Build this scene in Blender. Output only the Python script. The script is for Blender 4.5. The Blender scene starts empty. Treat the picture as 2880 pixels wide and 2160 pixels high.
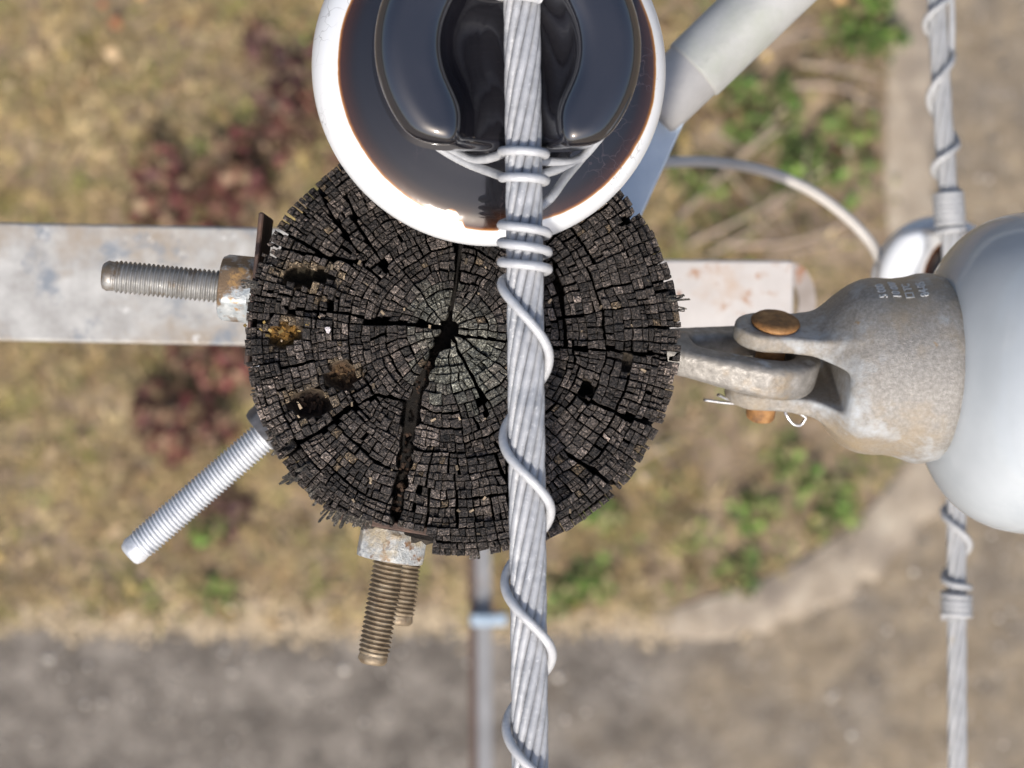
import bpy, math, random
import numpy as np
from mathutils import Vector, Matrix

# ------------------------------------------------------------------ camera, sky, sun, exposure
random.seed(7)
rng = np.random.default_rng(11)
SC = bpy.context.scene
COL = SC.collection
H = 8.5            # height of the pole top above the ground (m)
DC = 1.0           # camera above the pole top (m)
K = 6830.0         # photo pixels per metre in the plane of the pole top

cam_d = bpy.data.cameras.new('camera')
cam = bpy.data.objects.new('camera', cam_d)
COL.objects.link(cam)
cam.location = (0, 0, H + DC)
cam.rotation_euler = (0, 0, 0)
cam_d.sensor_width = 36.0
cam_d.lens = 18.0 / (1440.0 / K / DC)
cam_d.clip_start = 0.05
cam_d.clip_end = 2000.0
cam_d.dof.use_dof = True
cam_d.dof.focus_distance = DC - 0.005
cam_d.dof.aperture_fstop = 12.5
SC.camera = cam

SUN_DIR = Vector((-0.062, -0.635, 0.766)).normalized()      # towards the sun
SUN_EL = math.asin(SUN_DIR.z)
SUN_ROT = math.atan2(SUN_DIR.x, SUN_DIR.y)
world = bpy.data.worlds.new('World')
SC.world = world
world.use_nodes = True
wn = world.node_tree
sky = wn.nodes.new('ShaderNodeTexSky')
sky.sky_type = 'NISHITA'
sky.sun_disc = False
sky.sun_elevation = SUN_EL
sky.sun_rotation = SUN_ROT
sky.air_density = 1.0
sky.dust_density = 4.0
sky.ozone_density = 1.0
bg = wn.nodes['Background']
bg.inputs['Strength'].default_value = 0.15
wn.links.new(sky.outputs['Color'], bg.inputs['Color'])

sun_d = bpy.data.lights.new('sun', 'SUN')
sun_d.energy = 3.0
sun_d.angle = math.radians(2.5)
sun_d.color = (1.0, 0.95, 0.88)
sun = bpy.data.objects.new('sun', sun_d)
COL.objects.link(sun)
sun.location = (0, 0, 30)
sun.rotation_euler = SUN_DIR.to_track_quat('Z', 'Y').to_euler()

SC.view_settings.view_transform = 'Standard'
SC.view_settings.look = 'None'
SC.view_settings.exposure = 0.25
SC.view_settings.gamma = 1.0
SC.view_settings.use_curve_mapping = False


def S(z):
    return K * DC / (DC - z)


def P(px, py, z):
    """photo pixel at height z (m, relative to the pole top) -> world point"""
    s = S(z)
    return np.array(((px - 1440.0) / s, (1080.0 - py) / s, H + z))


# ------------------------------------------------------------------ mesh helpers
def tag(o, label=None, cat=None, group=None, kind=None):
    if label: o['label'] = label
    if cat: o['category'] = cat
    if group: o['group'] = group
    if kind: o['kind'] = kind
    return o


def empty(name, loc, label=None, cat=None, group=None):
    o = bpy.data.objects.new(name, None)
    COL.objects.link(o)
    o.location = [float(v) for v in loc]
    o.empty_display_size = 0.02
    return tag(o, label, cat, group)


WLOC = {}


def obj(name, verts, faces, mat, parent=None, smooth=True, col=None, origin=None):
    """verts are world coordinates; the object gets its own origin"""
    v = np.asarray(verts, dtype=np.float64)
    if parent is not None:
        ploc = np.array(WLOC.get(parent.name, parent.location))
        org = ploc
    elif origin is not None:
        org = np.asarray(origin, float)
    else:
        org = np.array((v[:, 0].mean(), v[:, 1].mean(), v[:, 2].min()))
    me = bpy.data.meshes.new(name)
    fl = faces if isinstance(faces, list) else [faces]
    fl = [np.asarray(f, dtype=np.int32) for f in fl if len(f)]
    nl = sum(f.size for f in fl)
    nf = sum(len(f) for f in fl)
    me.vertices.add(len(v))
    me.vertices.foreach_set('co', (v - org).astype(np.float32).ravel())
    me.loops.add(nl)
    me.loops.foreach_set('vertex_index', np.concatenate([f.ravel() for f in fl]))
    me.polygons.add(nf)
    tot = np.concatenate([np.full(len(f), f.shape[1], np.int32) for f in fl])
    st = np.concatenate(([0], np.cumsum(tot)[:-1])).astype(np.int32)
    me.polygons.foreach_set('loop_start', st)
    me.polygons.foreach_set('loop_total', tot)
    me.polygons.foreach_set('use_smooth', np.full(nf, smooth, bool))
    if col is not None:
        at = me.attributes.new('Col', 'FLOAT_COLOR', 'POINT')
        c = np.ones((len(v), 4), np.float32)
        c[:, :3] = col
        at.data.foreach_set('color', c.ravel())
    me.update(calc_edges=True)
    me.validate()
    me.materials.append(mat)
    o = bpy.data.objects.new(name, me)
    COL.objects.link(o)
    if parent is not None:
        o.parent = parent
        WLOC[o.name] = org
    else:
        o.location = org
        WLOC[o.name] = org
    return o


def grid(nu, nv, wu=False, wv=False):
    a = np.arange(nu * nv).reshape(nu, nv)
    if wu: a = np.vstack([a, a[:1]])
    if wv: a = np.hstack([a, a[:, :1]])
    return np.stack([a[:-1, :-1], a[1:, :-1], a[1:, 1:], a[:-1, 1:]], -1).reshape(-1, 4)


class Acc:
    def __init__(self):
        self.v, self.q, self.t, self.c, self.n = [], [], [], [], 0

    def add(self, v, q=None, t=None, c=None):
        v = np.asarray(v, float)
        if q is not None and len(q): self.q.append(np.asarray(q, int) + self.n)
        if t is not None and len(t): self.t.append(np.asarray(t, int) + self.n)
        self.v.append(v)
        if c is not None:
            self.c.append(np.broadcast_to(np.asarray(c, float), (len(v), 3)))
        self.n += len(v)

    def build(self, name, mat, parent=None, smooth=True, origin=None):
        f = []
        if self.q: f.append(np.vstack(self.q))
        if self.t: f.append(np.vstack(self.t))
        return obj(name, np.vstack(self.v), f, mat, parent, smooth,
                   np.vstack(self.c) if self.c else None, origin)


def frames(p):
    p = np.asarray(p, float)
    t = np.gradient(p, axis=0)
    t /= np.linalg.norm(t, axis=1)[:, None] + 1e-12
    n = np.zeros_like(p)
    a = np.array((0, 0, 1.0)) if abs(t[0][2]) < 0.9 else np.array((1.0, 0, 0))
    n0 = a - t[0] * a.dot(t[0]); n0 /= np.linalg.norm(n0)
    n[0] = n0
    for i in range(1, len(p)):
        m = n[i - 1] - t[i] * n[i - 1].dot(t[i])
        n[i] = m / (np.linalg.norm(m) + 1e-12)
    return t, n, np.cross(t, n)


def tube(path, r, seg=10, cap=True):
    p = np.asarray(path, float)
    t, n, b = frames(p)
    r = np.broadcast_to(np.asarray(r, float), (len(p),))
    a = np.linspace(0, 2 * math.pi, seg, endpoint=False)
    v = p[:, None] + r[:, None, None] * (np.cos(a)[None, :, None] * n[:, None] + np.sin(a)[None, :, None] * b[:, None])
    v = v.reshape(-1, 3)
    q = grid(len(p), seg, False, True)[:, ::-1]
    tr = []
    if cap:
        k = len(v)
        v = np.vstack([v, p[0] - t[0] * r[0] * 0.35, p[-1] + t[-1] * r[-1] * 0.35])
        e = (len(p) - 1) * seg
        for i in range(seg):
            j = (i + 1) % seg
            tr.append((k, i, j)); tr.append((k + 1, e + j, e + i))
    return v, q, tr


def catmull(pts, n=14):
    p = np.asarray(pts, float)
    p = np.vstack([2 * p[0] - p[1], p, 2 * p[-1] - p[-2]])
    out = []
    for i in range(1, len(p) - 2):
        for u in np.linspace(0, 1, n, endpoint=False):
            a, b, c, d = p[i - 1], p[i], p[i + 1], p[i + 2]
            out.append(0.5 * ((2 * b) + (c - a) * u + (2 * a - 5 * b + 4 * c - d) * u * u + (3 * b - a - 3 * c + d) * u ** 3))
    out.append(p[-2])
    return np.array(out)


def basis(axis, up=(0, 0, 1)):
    a = np.asarray(axis, float); a = a / np.linalg.norm(a)
    u = np.asarray(up, float)
    v = u - a * a.dot(u)
    if np.linalg.norm(v) < 1e-6:
        v = np.array((1.0, 0, 0)) - a * a[0]
    v /= np.linalg.norm(v)
    return a, v, np.cross(a, v)


def lathe(prof, org, axis, seg=64, up=(0, 0, 1), off=None):
    """prof: (radius, distance along axis)"""
    a, u, w = basis(axis, up)
    pr = np.asarray(prof, float)
    th = np.linspace(0, 2 * math.pi, seg, endpoint=False)
    v = (np.asarray(org)[None, None] + pr[:, 1, None, None] * a
         + pr[:, 0, None, None] * (np.cos(th)[None, :, None] * u + np.sin(th)[None, :, None] * w))
    return v.reshape(-1, 3), grid(len(pr), seg, False, True)


def bevel_box(o, ax, ay, az, hx, hy, hz, b):
    """box with chamfered edges; centre o, unit axes, half sizes"""
    vs = []
    for sx in (-1, 1):
        for sy in (-1, 1):
            for sz in (-1, 1):
                for k in range(3):
                    h = [hx - b, hy - b, hz - b]
                    h[k] += b
                    vs.append(np.asarray(o) + sx * h[0] * ax + sy * h[1] * ay + sz * h[2] * az)
    vs = np.array(vs)

    def ix(sx, sy, sz, k):
        return (((sx > 0) * 2 + (sy > 0)) * 2 + (sz > 0)) * 3 + k
    q, t = [], []
    for k in range(3):
        for s in (-1, 1):
            o1 = [(-1, -1), (1, -1), (1, 1), (-1, 1)]
            f = []
            for (p, r) in o1:
                sg = [0, 0, 0]; sg[k] = s; sg[(k + 1) % 3] = p; sg[(k + 2) % 3] = r
                f.append(ix(*sg, k))
            q.append(f if s > 0 else f[::-1])
    for k in range(3):          # edges along k
        k1, k2 = (k + 1) % 3, (k + 2) % 3
        for s1 in (-1, 1):
            for s2 in (-1, 1):
                f = []
                for (sk, kk) in ((-1, k1), (1, k1), (1, k2), (-1, k2)):
                    sg = [0, 0, 0]; sg[k] = sk; sg[k1] = s1; sg[k2] = s2
                    f.append(ix(*sg, kk))
                q.append(f if s1 * s2 < 0 else f[::-1])
    for sx in (-1, 1):
        for sy in (-1, 1):
            for sz in (-1, 1):
                f = [ix(sx, sy, sz, 0), ix(sx, sy, sz, 1), ix(sx, sy, sz, 2)]
                t.append(f if sx * sy * sz > 0 else f[::-1])
    return vs, q, t


def _h(ix, iy, s):
    n = (ix.astype(np.int64) * 374761393 + iy.astype(np.int64) * 668265263 + s * 1442695041) & 0x7fffffff
    n = ((n ^ (n >> 13)) * 1274126177) & 0x7fffffff
    n = (n ^ (n >> 16)) & 0xffff
    return n / 32767.5 - 1.0


def vn(x, y, s=0):
    x = np.asarray(x, float); y = np.asarray(y, float)
    ix, iy = np.floor(x), np.floor(y)
    fx, fy = x - ix, y - iy
    fx = fx * fx * (3 - 2 * fx); fy = fy * fy * (3 - 2 * fy)
    a = _h(ix, iy, s); b = _h(ix + 1, iy, s); c = _h(ix, iy + 1, s); d = _h(ix + 1, iy + 1, s)
    return (a * (1 - fx) + b * fx) * (1 - fy) + (c * (1 - fx) + d * fx) * fy


def fbm(x, y, s=0, o=3):
    r, a, t = 0, 1.0, 0
    for k in range(o):
        r = r + a * vn(x * 2 ** k, y * 2 ** k, s + 17 * k); t += a; a *= 0.5
    return r / t


def surface_nets(f, lo, hi, step):
    lo = np.asarray(lo, float); hi = np.asarray(hi, float)
    n = np.ceil((hi - lo) / step).astype(int) + 1
    ax = [lo[k] + step * np.arange(n[k]) for k in range(3)]
    g = np.stack(np.meshgrid(*ax, indexing='ij'), -1)
    v = f(g.reshape(-1, 3)).reshape(n)
    ins = v < 0
    m = n - 1
    cnt = np.zeros(m); pos = np.zeros(tuple(m) + (3,))
    for d in range(3):
        o1, o2 = (d + 1) % 3, (d + 2) % 3
        for i in (0, 1):
            for j in (0, 1):
                s0 = [None] * 3; s1 = [None] * 3
                s0[d] = slice(0, m[d]); s1[d] = slice(1, m[d] + 1)
                s0[o1] = s1[o1] = slice(i, m[o1] + i)
                s0[o2] = s1[o2] = slice(j, m[o2] + j)
                a, b = v[tuple(s0)], v[tuple(s1)]
                cr = (a < 0) != (b < 0)
                t = np.where(cr, a / np.where(cr, a - b, 1), 0)
                pt = g[tuple(s0)].copy()
                pt[..., d] += t * step
                cnt += cr; pos += np.where(cr[..., None], pt, 0)
    act = cnt > 0
    idx = -np.ones(m, int)
    idx[act] = np.arange(act.sum())
    verts = pos[act] / cnt[act][:, None]
    quads = []
    for d in range(3):
        o1, o2 = (d + 1) % 3, (d + 2) % 3
        s0 = [None] * 3; s1 = [None] * 3
        s0[d] = slice(0, m[d]); s1[d] = slice(1, m[d] + 1)
        s0[o1] = s1[o1] = slice(1, m[o1]); s0[o2] = s1[o2] = slice(1, m[o2])
        a, b = ins[tuple(s0)], ins[tuple(s1)]

        def cell(i, j):
            s = [None] * 3
            s[d] = slice(0, m[d]); s[o1] = slice(1 - i, m[o1] - i); s[o2] = slice(1 - j, m[o2] - j)
            return idx[tuple(s)]
        q = np.stack([cell(1, 1), cell(0, 1), cell(0, 0), cell(1, 0)], -1)
        f1 = a & ~b; f2 = ~a & b
        quads.append(q[f1]); quads.append(q[f2][:, ::-1])
    quads = np.vstack(quads)
    e = step * 0.2
    for _ in range(3):
        f0 = f(verts)
        gr = np.stack([(f(verts + np.eye(3)[k] * e) - f(verts - np.eye(3)[k] * e)) / (2 * e) for k in range(3)], -1)
        st = f0[:, None] * gr / (np.sum(gr * gr, 1)[:, None] + 1e-9)
        ln = np.linalg.norm(st, axis=1)[:, None]
        verts = verts - st * np.minimum(1, 0.5 * step / (ln + 1e-12))
    return verts, quads


def smin(a, b, k):
    h = np.clip(0.5 + 0.5 * (b - a) / k, 0, 1)
    return b * (1 - h) + a * h - k * h * (1 - h)


def smax(a, b, k):
    return -smin(-a, -b, k)


# ------------------------------------------------------------------ materials
def new_mat(name):
    m = bpy.data.materials.new(name)
    m.use_nodes = True
    nt = m.node_tree
    b = nt.nodes['Principled BSDF']
    return m, nt, b


def N(nt, typ, **kw):
    n = nt.nodes.new(typ)
    for k, v in kw.items():
        setattr(n, k, v)
    return n


def noise(nt, scale, detail=4, rough=0.6, vec=None, dist=0.0):
    n = N(nt, 'ShaderNodeTexNoise')
    n.inputs['Scale'].default_value = scale
    n.inputs['Detail'].default_value = detail
    n.inputs['Roughness'].default_value = rough
    n.inputs['Distortion'].default_value = dist
    if vec is None:
        tc = N(nt, 'ShaderNodeTexCoord')
        vec = tc.outputs['Object']
    nt.links.new(vec, n.inputs['Vector'])
    return n


def ramp(nt, fac, stops, interp='LINEAR'):
    r = N(nt, 'ShaderNodeValToRGB')
    r.color_ramp.interpolation = interp
    el = r.color_ramp.elements
    while len(el) < len(stops): el.new(0.5)
    for e, (p, c) in zip(el, stops):
        e.position = p
        e.color = (c[0], c[1], c[2], 1) if hasattr(c, '__len__') else (c, c, c, 1)
    nt.links.new(fac, r.inputs['Fac'])
    return r


def mix(nt, fac, a, b, mode='MIX'):
    m = N(nt, 'ShaderNodeMix', data_type='RGBA', blend_type=mode)
    for s, v in ((m.inputs[0], fac), (m.inputs[6], a), (m.inputs[7], b)):
        if hasattr(v, 'links') or isinstance(v, bpy.types.NodeSocket):
            nt.links.new(v, s)
        elif hasattr(v, '__len__'):
            s.default_value = (v[0], v[1], v[2], 1)
        else:
            s.default_value = v
    return m.outputs[2]


def bump(nt, b, h, dist, strength=1.0, prev=None):
    bp = N(nt, 'ShaderNodeBump')
    bp.inputs['Distance'].default_value = dist
    bp.inputs['Strength'].default_value = strength
    nt.links.new(h, bp.inputs['Height'])
    if prev is not None: nt.links.new(prev, bp.inputs['Normal'])
    nt.links.new(bp.outputs['Normal'], b.inputs['Normal'])
    return bp.outputs['Normal']


def mottled(name, stops, scale, rough=0.6, metal=0.0, bscale=900, bdist=0.0003, bstr=0.6, patches=None, rvar=0.0, spec=0.5, detail=5):
    """base colour from noise, optional patches [(scale, lo, hi, colour)], fine relief"""
    m, nt, b = new_mat(name)
    n1 = noise(nt, scale, detail)
    c = ramp(nt, n1.outputs['Fac'], stops).outputs['Color']
    for i, (sc, lo, hi, pc) in enumerate(patches or []):
        tc = N(nt, 'ShaderNodeTexCoord')
        mp = N(nt, 'ShaderNodeMapping')
        mp.inputs['Location'].default_value = (3.1 * i + 1.7, 7.3 * i, 2.2 * i)
        nt.links.new(tc.outputs['Object'], mp.inputs['Vector'])
        nn = noise(nt, sc, 6, 0.65, mp.outputs['Vector'])
        f = ramp(nt, nn.outputs['Fac'], [(lo, 0.0), (hi, 1.0)]).outputs['Color']
        c = mix(nt, f, c, pc)
    nt.links.new(c, b.inputs['Base Color'])
    b.inputs['Roughness'].default_value = rough
    b.inputs['Metallic'].default_value = metal
    b.inputs['Specular IOR Level'].default_value = spec
    if rvar:
        nr = noise(nt, scale * 2.3, 4)
        rr = ramp(nt, nr.outputs['Fac'], [(0.3, max(0.05, rough - rvar)), (0.7, min(1, rough + rvar))])
        nt.links.new(rr.outputs['Color'], b.inputs['Roughness'])
    nb = noise(nt, bscale, 4, 0.7)
    bump(nt, b, nb.outputs['Fac'], bdist, bstr)
    return m


# wood of the pole top: per-block colour attribute x fibre speckle
def mat_wood():
    m, nt, b = new_mat('weathered wood')
    at = N(nt, 'ShaderNodeAttribute', attribute_name='Col')
    n1 = noise(nt, 1150, 4, 0.7)
    sp = ramp(nt, n1.outputs['Fac'], [(0.34, 0.2), (0.48, 0.72), (0.57, 1.8), (0.67, 5.0)])
    c = mix(nt, 1.0, at.outputs['Color'], sp.outputs['Color'], 'MULTIPLY')
    n2 = noise(nt, 260, 4, 0.7)
    f2 = ramp(nt, n2.outputs['Fac'], [(0.60, 0.0), (0.72, 0.5)])
    c = mix(nt, f2.outputs['Color'], c, (0.15, 0.115, 0.08))
    nt.links.new(c, b.inputs['Base Color'])
    b.inputs['Roughness'].default_value = 0.52
    b.inputs['Specular IOR Level'].default_value = 0.5
    nb = noise(nt, 1100, 5, 0.75)
    p = bump(nt, b, nb.outputs['Fac'], 0.0016, 1.0)
    vo = N(nt, 'ShaderNodeTexVoronoi', feature='DISTANCE_TO_EDGE')
    vo.inputs['Scale'].default_value = 620
    tc = N(nt, 'ShaderNodeTexCoord')
    nt.links.new(tc.outputs['Object'], vo.inputs['Vector'])
    vr = ramp(nt, vo.outputs['Distance'], [(0.0, 0.0), (0.09, 1.0)])
    bump(nt, b, vr.outputs['Color'], 0.0004, 0.7, p)
    return m


def mat_pole_side():
    m, nt, b = new_mat('dark pole wood')
    tc = N(nt, 'ShaderNodeTexCoord')
    mp = N(nt, 'ShaderNodeMapping')
    mp.inputs['Scale'].default_value = (1, 1, 0.02)
    nt.links.new(tc.outputs['Object'], mp.inputs['Vector'])
    n1 = noise(nt, 160, 6, 0.7, mp.outputs['Vector'])
    c = ramp(nt, n1.outputs['Fac'], [(0.3, (0.008, 0.006, 0.005)), (0.5, (0.022, 0.017, 0.013)), (0.72, (0.07, 0.055, 0.04))])
    nt.links.new(c.outputs['Color'], b.inputs['Base Color'])
    b.inputs['Roughness'].default_value = 0.85
    bump(nt, b, n1.outputs['Fac'], 0.004, 0.8)
    return m


def mat_attr(name, rough=0.7, spec=0.3, bscale=400, bdist=0.0006, sp=(0.7, 1.3), trans=0.0):
    m, nt, b = new_mat(name)
    at = N(nt, 'ShaderNodeAttribute', attribute_name='Col')
    n1 = noise(nt, bscale, 4, 0.7)
    r = ramp(nt, n1.outputs['Fac'], [(0.3, sp[0]), (0.7, sp[1])])
    c = mix(nt, 1.0, at.outputs['Color'], r.outputs['Color'], 'MULTIPLY')
    nt.links.new(c, b.inputs['Base Color'])
    b.inputs['Roughness'].default_value = rough
    b.inputs['Specular IOR Level'].default_value = spec
    if bdist: bump(nt, b, n1.outputs['Fac'], bdist, 0.7)
    return m


def mat_glaze(name, bx, by, br, chip=None):
    """white porcelain with a near-black glazed crown; the edge of the glaze is burnt orange.
    (bx, by, br): centre and radius of the glazed area in the object's own metres"""
    m, nt, b = new_mat(name)
    tc = N(nt, 'ShaderNodeTexCoord')
    mp = N(nt, 'ShaderNodeMapping')
    mp.inputs['Location'].default_value = (-bx, -by, 0)
    mp.inputs['Scale'].default_value = (1, 1, 0)
    nt.links.new(tc.outputs['Object'], mp.inputs['Vector'])
    ln = N(nt, 'ShaderNodeVectorMath', operation='LENGTH')
    nt.links.new(mp.outputs['Vector'], ln.inputs[0])
    n1 = noise(nt, 90, 5, 0.6)
    n2 = noise(nt, 28, 2, 0.5)

    def math_(op, a, c):
        k = N(nt, 'ShaderNodeMath', operation=op)
        for i, v in enumerate((a, c)):
            if isinstance(v, (int, float)): k.inputs[i].default_value = v
            else: nt.links.new(v, k.inputs[i])
        return k.outputs[0]
    d = math_('SUBTRACT', ln.outputs['Value'], br)
    d = math_('ADD', d, math_('MULTIPLY', math_('SUBTRACT', n1.outputs['Fac'], 0.5), 0.0009))
    d = math_('ADD', d, math_('MULTIPLY', math_('SUBTRACT', n2.outputs['Fac'], 0.5), 0.0016))
    for (cx, cy, cr, amt) in (chip or []):
        mq = N(nt, 'ShaderNodeMapping')
        mq.inputs['Location'].default_value = (-cx, -cy, 0)
        mq.inputs['Scale'].default_value = (1, 1, 0)
        nt.links.new(tc.outputs['Object'], mq.inputs['Vector'])
        l2 = N(nt, 'ShaderNodeVectorMath', operation='LENGTH')
        nt.links.new(mq.outputs['Vector'], l2.inputs[0])
        mr = N(nt, 'ShaderNodeMapRange', interpolation_type='SMOOTHSTEP')
        mr.inputs['From Min'].default_value = cr
        mr.inputs['From Max'].default_value = cr * 0.72
        mr.inputs['To Min'].default_value = 0
        mr.inputs['To Max'].default_value = amt
        nt.links.new(l2.outputs['Value'], mr.inputs['Value'])
        d = math_('ADD', d, mr.outputs[0])
    f = math_('ADD', math_('MULTIPLY', d, 60.0), 0.5)      # +-8.3 mm -> 0..1
    c = ramp(nt, f, [(0.0, (0.012, 0.012, 0.015)), (0.12, (0.012, 0.010, 0.011)), (0.26, (0.020, 0.009, 0.006)),
                     (0.43, (0.040, 0.013, 0.005)), (0.472, (0.15, 0.05, 0.010)), (0.50, (0.40, 0.19, 0.05)), (0.522, (0.70, 0.70, 0.69)), (0.56, (0.70, 0.71, 0.715))])
    # fine crazing scratches in the glaze
    mp3 = N(nt, 'ShaderNodeMapping')
    mp3.inputs['Scale'].default_value = (1, 1, 1)
    nt.links.new(tc.outputs['Object'], mp3.inputs['Vector'])
    vo = N(nt, 'ShaderNodeTexVoronoi', feature='DISTANCE_TO_EDGE')
    vo.inputs['Scale'].default_value = 130
    n3 = noise(nt, 60, 3)
    nt.links.new(mix(nt, 0.02, mp3.outputs['Vector'], n3.outputs['Color']), vo.inputs['Vector'])
    cr_ = ramp(nt, vo.outputs['Distance'], [(0.0, 1.0), (0.025, 0.0)])
    msk = ramp(nt, n2.outputs['Fac'], [(0.5, 0.0), (0.62, 0.55)])
    k = mix(nt, 1.0, cr_.outputs['Color'], msk.outputs['Color'], 'MULTIPLY')
    col = mix(nt, k, c.outputs['Color'], (0.06, 0.045, 0.05))
    nt.links.new(col, b.inputs['Base Color'])
    rr = ramp(nt, f, [(0.3, 0.05), (0.55, 0.16)])
    nr = noise(nt, 240, 5, 0.7)
    rr2 = ramp(nt, nr.outputs['Fac'], [(0.45, 0.0), (0.8, 0.12)])
    rs = mix(nt, 1.0, rr.outputs['Color'], rr2.outputs['Color'], 'ADD')
    nt.links.new(rs, b.inputs['Roughness'])
    b.inputs['IOR'].default_value = 1.75
    b.inputs['Specular IOR Level'].default_value = 0.5
    return m


M = {}
M['wood'] = mat_wood()
M['pole_side'] = mat_pole_side()
M['chips'] = mat_attr('wood chips', 0.8, 0.3, 900, 0.0004)
M['floor'] = mottled('crack floor', [(0.3, (0.004, 0.003, 0.003)), (0.6, (0.010, 0.007, 0.005)), (0.8, (0.03, 0.018, 0.011))], 220, 0.9, bdist=0.001)  # near-black: shade deep in the cracks is put into the colour
M['pit'] = mat_attr('rotten wood', 0.85, 0.2, 420, 0.0016, (0.35, 1.9))
M['alu'] = mottled('weathered aluminium', [(0.25, (0.28, 0.288, 0.302)), (0.5, (0.39, 0.397, 0.41)), (0.75, (0.50, 0.505, 0.515))], 150, 0.5, 0.15,
                   bscale=700, bdist=0.0003, patches=[(60, 0.52, 0.68, (0.235, 0.25, 0.275)), (420, 0.60, 0.68, (0.56, 0.565, 0.57))], rvar=0.12)
M['alu_far'] = mottled('grey aluminium', [(0.25, (0.33, 0.332, 0.335)), (0.75, (0.46, 0.463, 0.465))], 90, 0.55, 0.1, bscale=500, bdist=0.0003,
                       patches=[(24, 0.66, 0.74, (0.40, 0.33, 0.22))])
M['tie'] = mottled('soft aluminium wire', [(0.25, (0.40, 0.405, 0.415)), (0.75, (0.55, 0.555, 0.565))], 220, 0.48, 0.15, bscale=900, bdist=0.0003, rvar=0.12)
M['galv'] = mottled('galvanised steel', [(0.25, (0.22, 0.215, 0.205)), (0.75, (0.40, 0.395, 0.38))], 160, 0.42, 0.5, bscale=900, bdist=0.0003,
                    patches=[(70, 0.50, 0.64, (0.20, 0.15, 0.10))], rvar=0.15)
M['galv_new'] = mottled('bright zinc', [(0.25, (0.50, 0.52, 0.55)), (0.75, (0.70, 0.72, 0.75))], 150, 0.42, 0.3, bscale=700, bdist=0.0004, patches=[(60, 0.58, 0.70, (0.38, 0.40, 0.43))], rvar=0.1)
M['brown_bolt'] = mottled('brown weathered bolt', [(0.25, (0.16, 0.115, 0.07)), (0.55, (0.27, 0.21, 0.14)), (0.8, (0.40, 0.34, 0.25))], 260, 0.5, 0.45,
                          bscale=900, bdist=0.0004, patches=[(120, 0.6, 0.7, (0.12, 0.06, 0.03))], rvar=0.12)
M['nut_a'] = mottled('zinc nut with brown stain', [(0.3, (0.30, 0.34, 0.37)), (0.5, (0.42, 0.45, 0.46)), (0.7, (0.58, 0.60, 0.60))], 240, 0.42, 0.35,
                     bscale=700, bdist=0.0005, patches=[(70, 0.47, 0.56, (0.20, 0.135, 0.08)), (110, 0.58, 0.66, (0.42, 0.25, 0.10))], rvar=0.15)
M['nut_b'] = mottled('pitted zinc nut', [(0.3, (0.30, 0.31, 0.305)), (0.5, (0.42, 0.435, 0.435)), (0.7, (0.55, 0.55, 0.52))], 300, 0.5, 0.2,
                     bscale=420, bdist=0.0012, bstr=0.8, patches=[(150, 0.55, 0.64, (0.22, 0.12, 0.06)), (70, 0.48, 0.62, (0.40, 0.34, 0.24))], rvar=0.15)
M['rust_plate'] = mottled('rusty plate', [(0.3, (0.045, 0.028, 0.022)), (0.55, (0.09, 0.055, 0.042)), (0.8, (0.19, 0.10, 0.06))], 120, 0.7, 0.1,
                          bscale=600, bdist=0.0006)
M['rust_pin'] = mottled('rusted pin', [(0.28, (0.10, 0.05, 0.022)), (0.5, (0.26, 0.125, 0.04)), (0.72, (0.40, 0.22, 0.085))], 170, 0.68, 0.0,
                        bscale=500, bdist=0.0008, patches=[(400, 0.62, 0.70, (0.09, 0.05, 0.03))])
M['cast'] = mottled('cast galvanised iron', [(0.28, (0.205, 0.190, 0.170)), (0.5, (0.28, 0.263, 0.238)), (0.72, (0.37, 0.352, 0.325))], 600, 0.42, 0.15,
                    bscale=1500, bdist=0.0006, bstr=0.8, patches=[(18, 0.50, 0.70, (0.34, 0.265, 0.17)), (24, 0.51, 0.64, (0.46, 0.49, 0.515)), (70, 0.69, 0.75, (0.33, 0.19, 0.05))], rvar=0.14)
M['link'] = mottled('forged link', [(0.28, (0.16, 0.148, 0.132)), (0.5, (0.23, 0.215, 0.193)), (0.75, (0.33, 0.31, 0.285))], 200, 0.45, 0.2,
                    bscale=420, bdist=0.0007, patches=[(40, 0.52, 0.68, (0.22, 0.165, 0.10)), (55, 0.62, 0.74, (0.42, 0.44, 0.46))], rvar=0.14)
M['text'] = mottled('raised casting letters', [(0.3, (0.50, 0.51, 0.51)), (0.7, (0.62, 0.63, 0.63))], 500, 0.4, 0.2, bscale=900, bdist=0.0001)
M['steel_wire'] = mottled('bright steel wire', [(0.3, (0.6, 0.6, 0.6)), (0.7, (0.8, 0.8, 0.8))], 300, 0.22, 0.9, bdist=0.0001)
M['disc'] = mottled('pale grey porcelain', [(0.3, (0.36, 0.39, 0.41)), (0.7, (0.44, 0.47, 0.49))], 14, 0.12, 0.0, bscale=60, bdist=0.0002, bstr=0.25,
                    patches=[(9, 0.54, 0.72, (0.35, 0.385, 0.41)), (700, 0.74, 0.78, (0.2, 0.2, 0.2))])
M['cement'] = mottled('pinkish cement', [(0.3, (0.45, 0.34, 0.28)), (0.7, (0.62, 0.50, 0.43))], 300, 0.9, bscale=500, bdist=0.001)
M['arm'] = mottled('galvanised arm', [(0.3, (0.27, 0.26, 0.245)), (0.5, (0.37, 0.362, 0.345)), (0.7, (0.46, 0.452, 0.43))], 60, 0.6, 0.05, bscale=300, bdist=0.0004,
                   patches=[(18, 0.48, 0.64, (0.30, 0.255, 0.205)), (34, 0.55, 0.66, (0.20, 0.22, 0.245)), (70, 0.62, 0.70, (0.52, 0.51, 0.49))])
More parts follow.
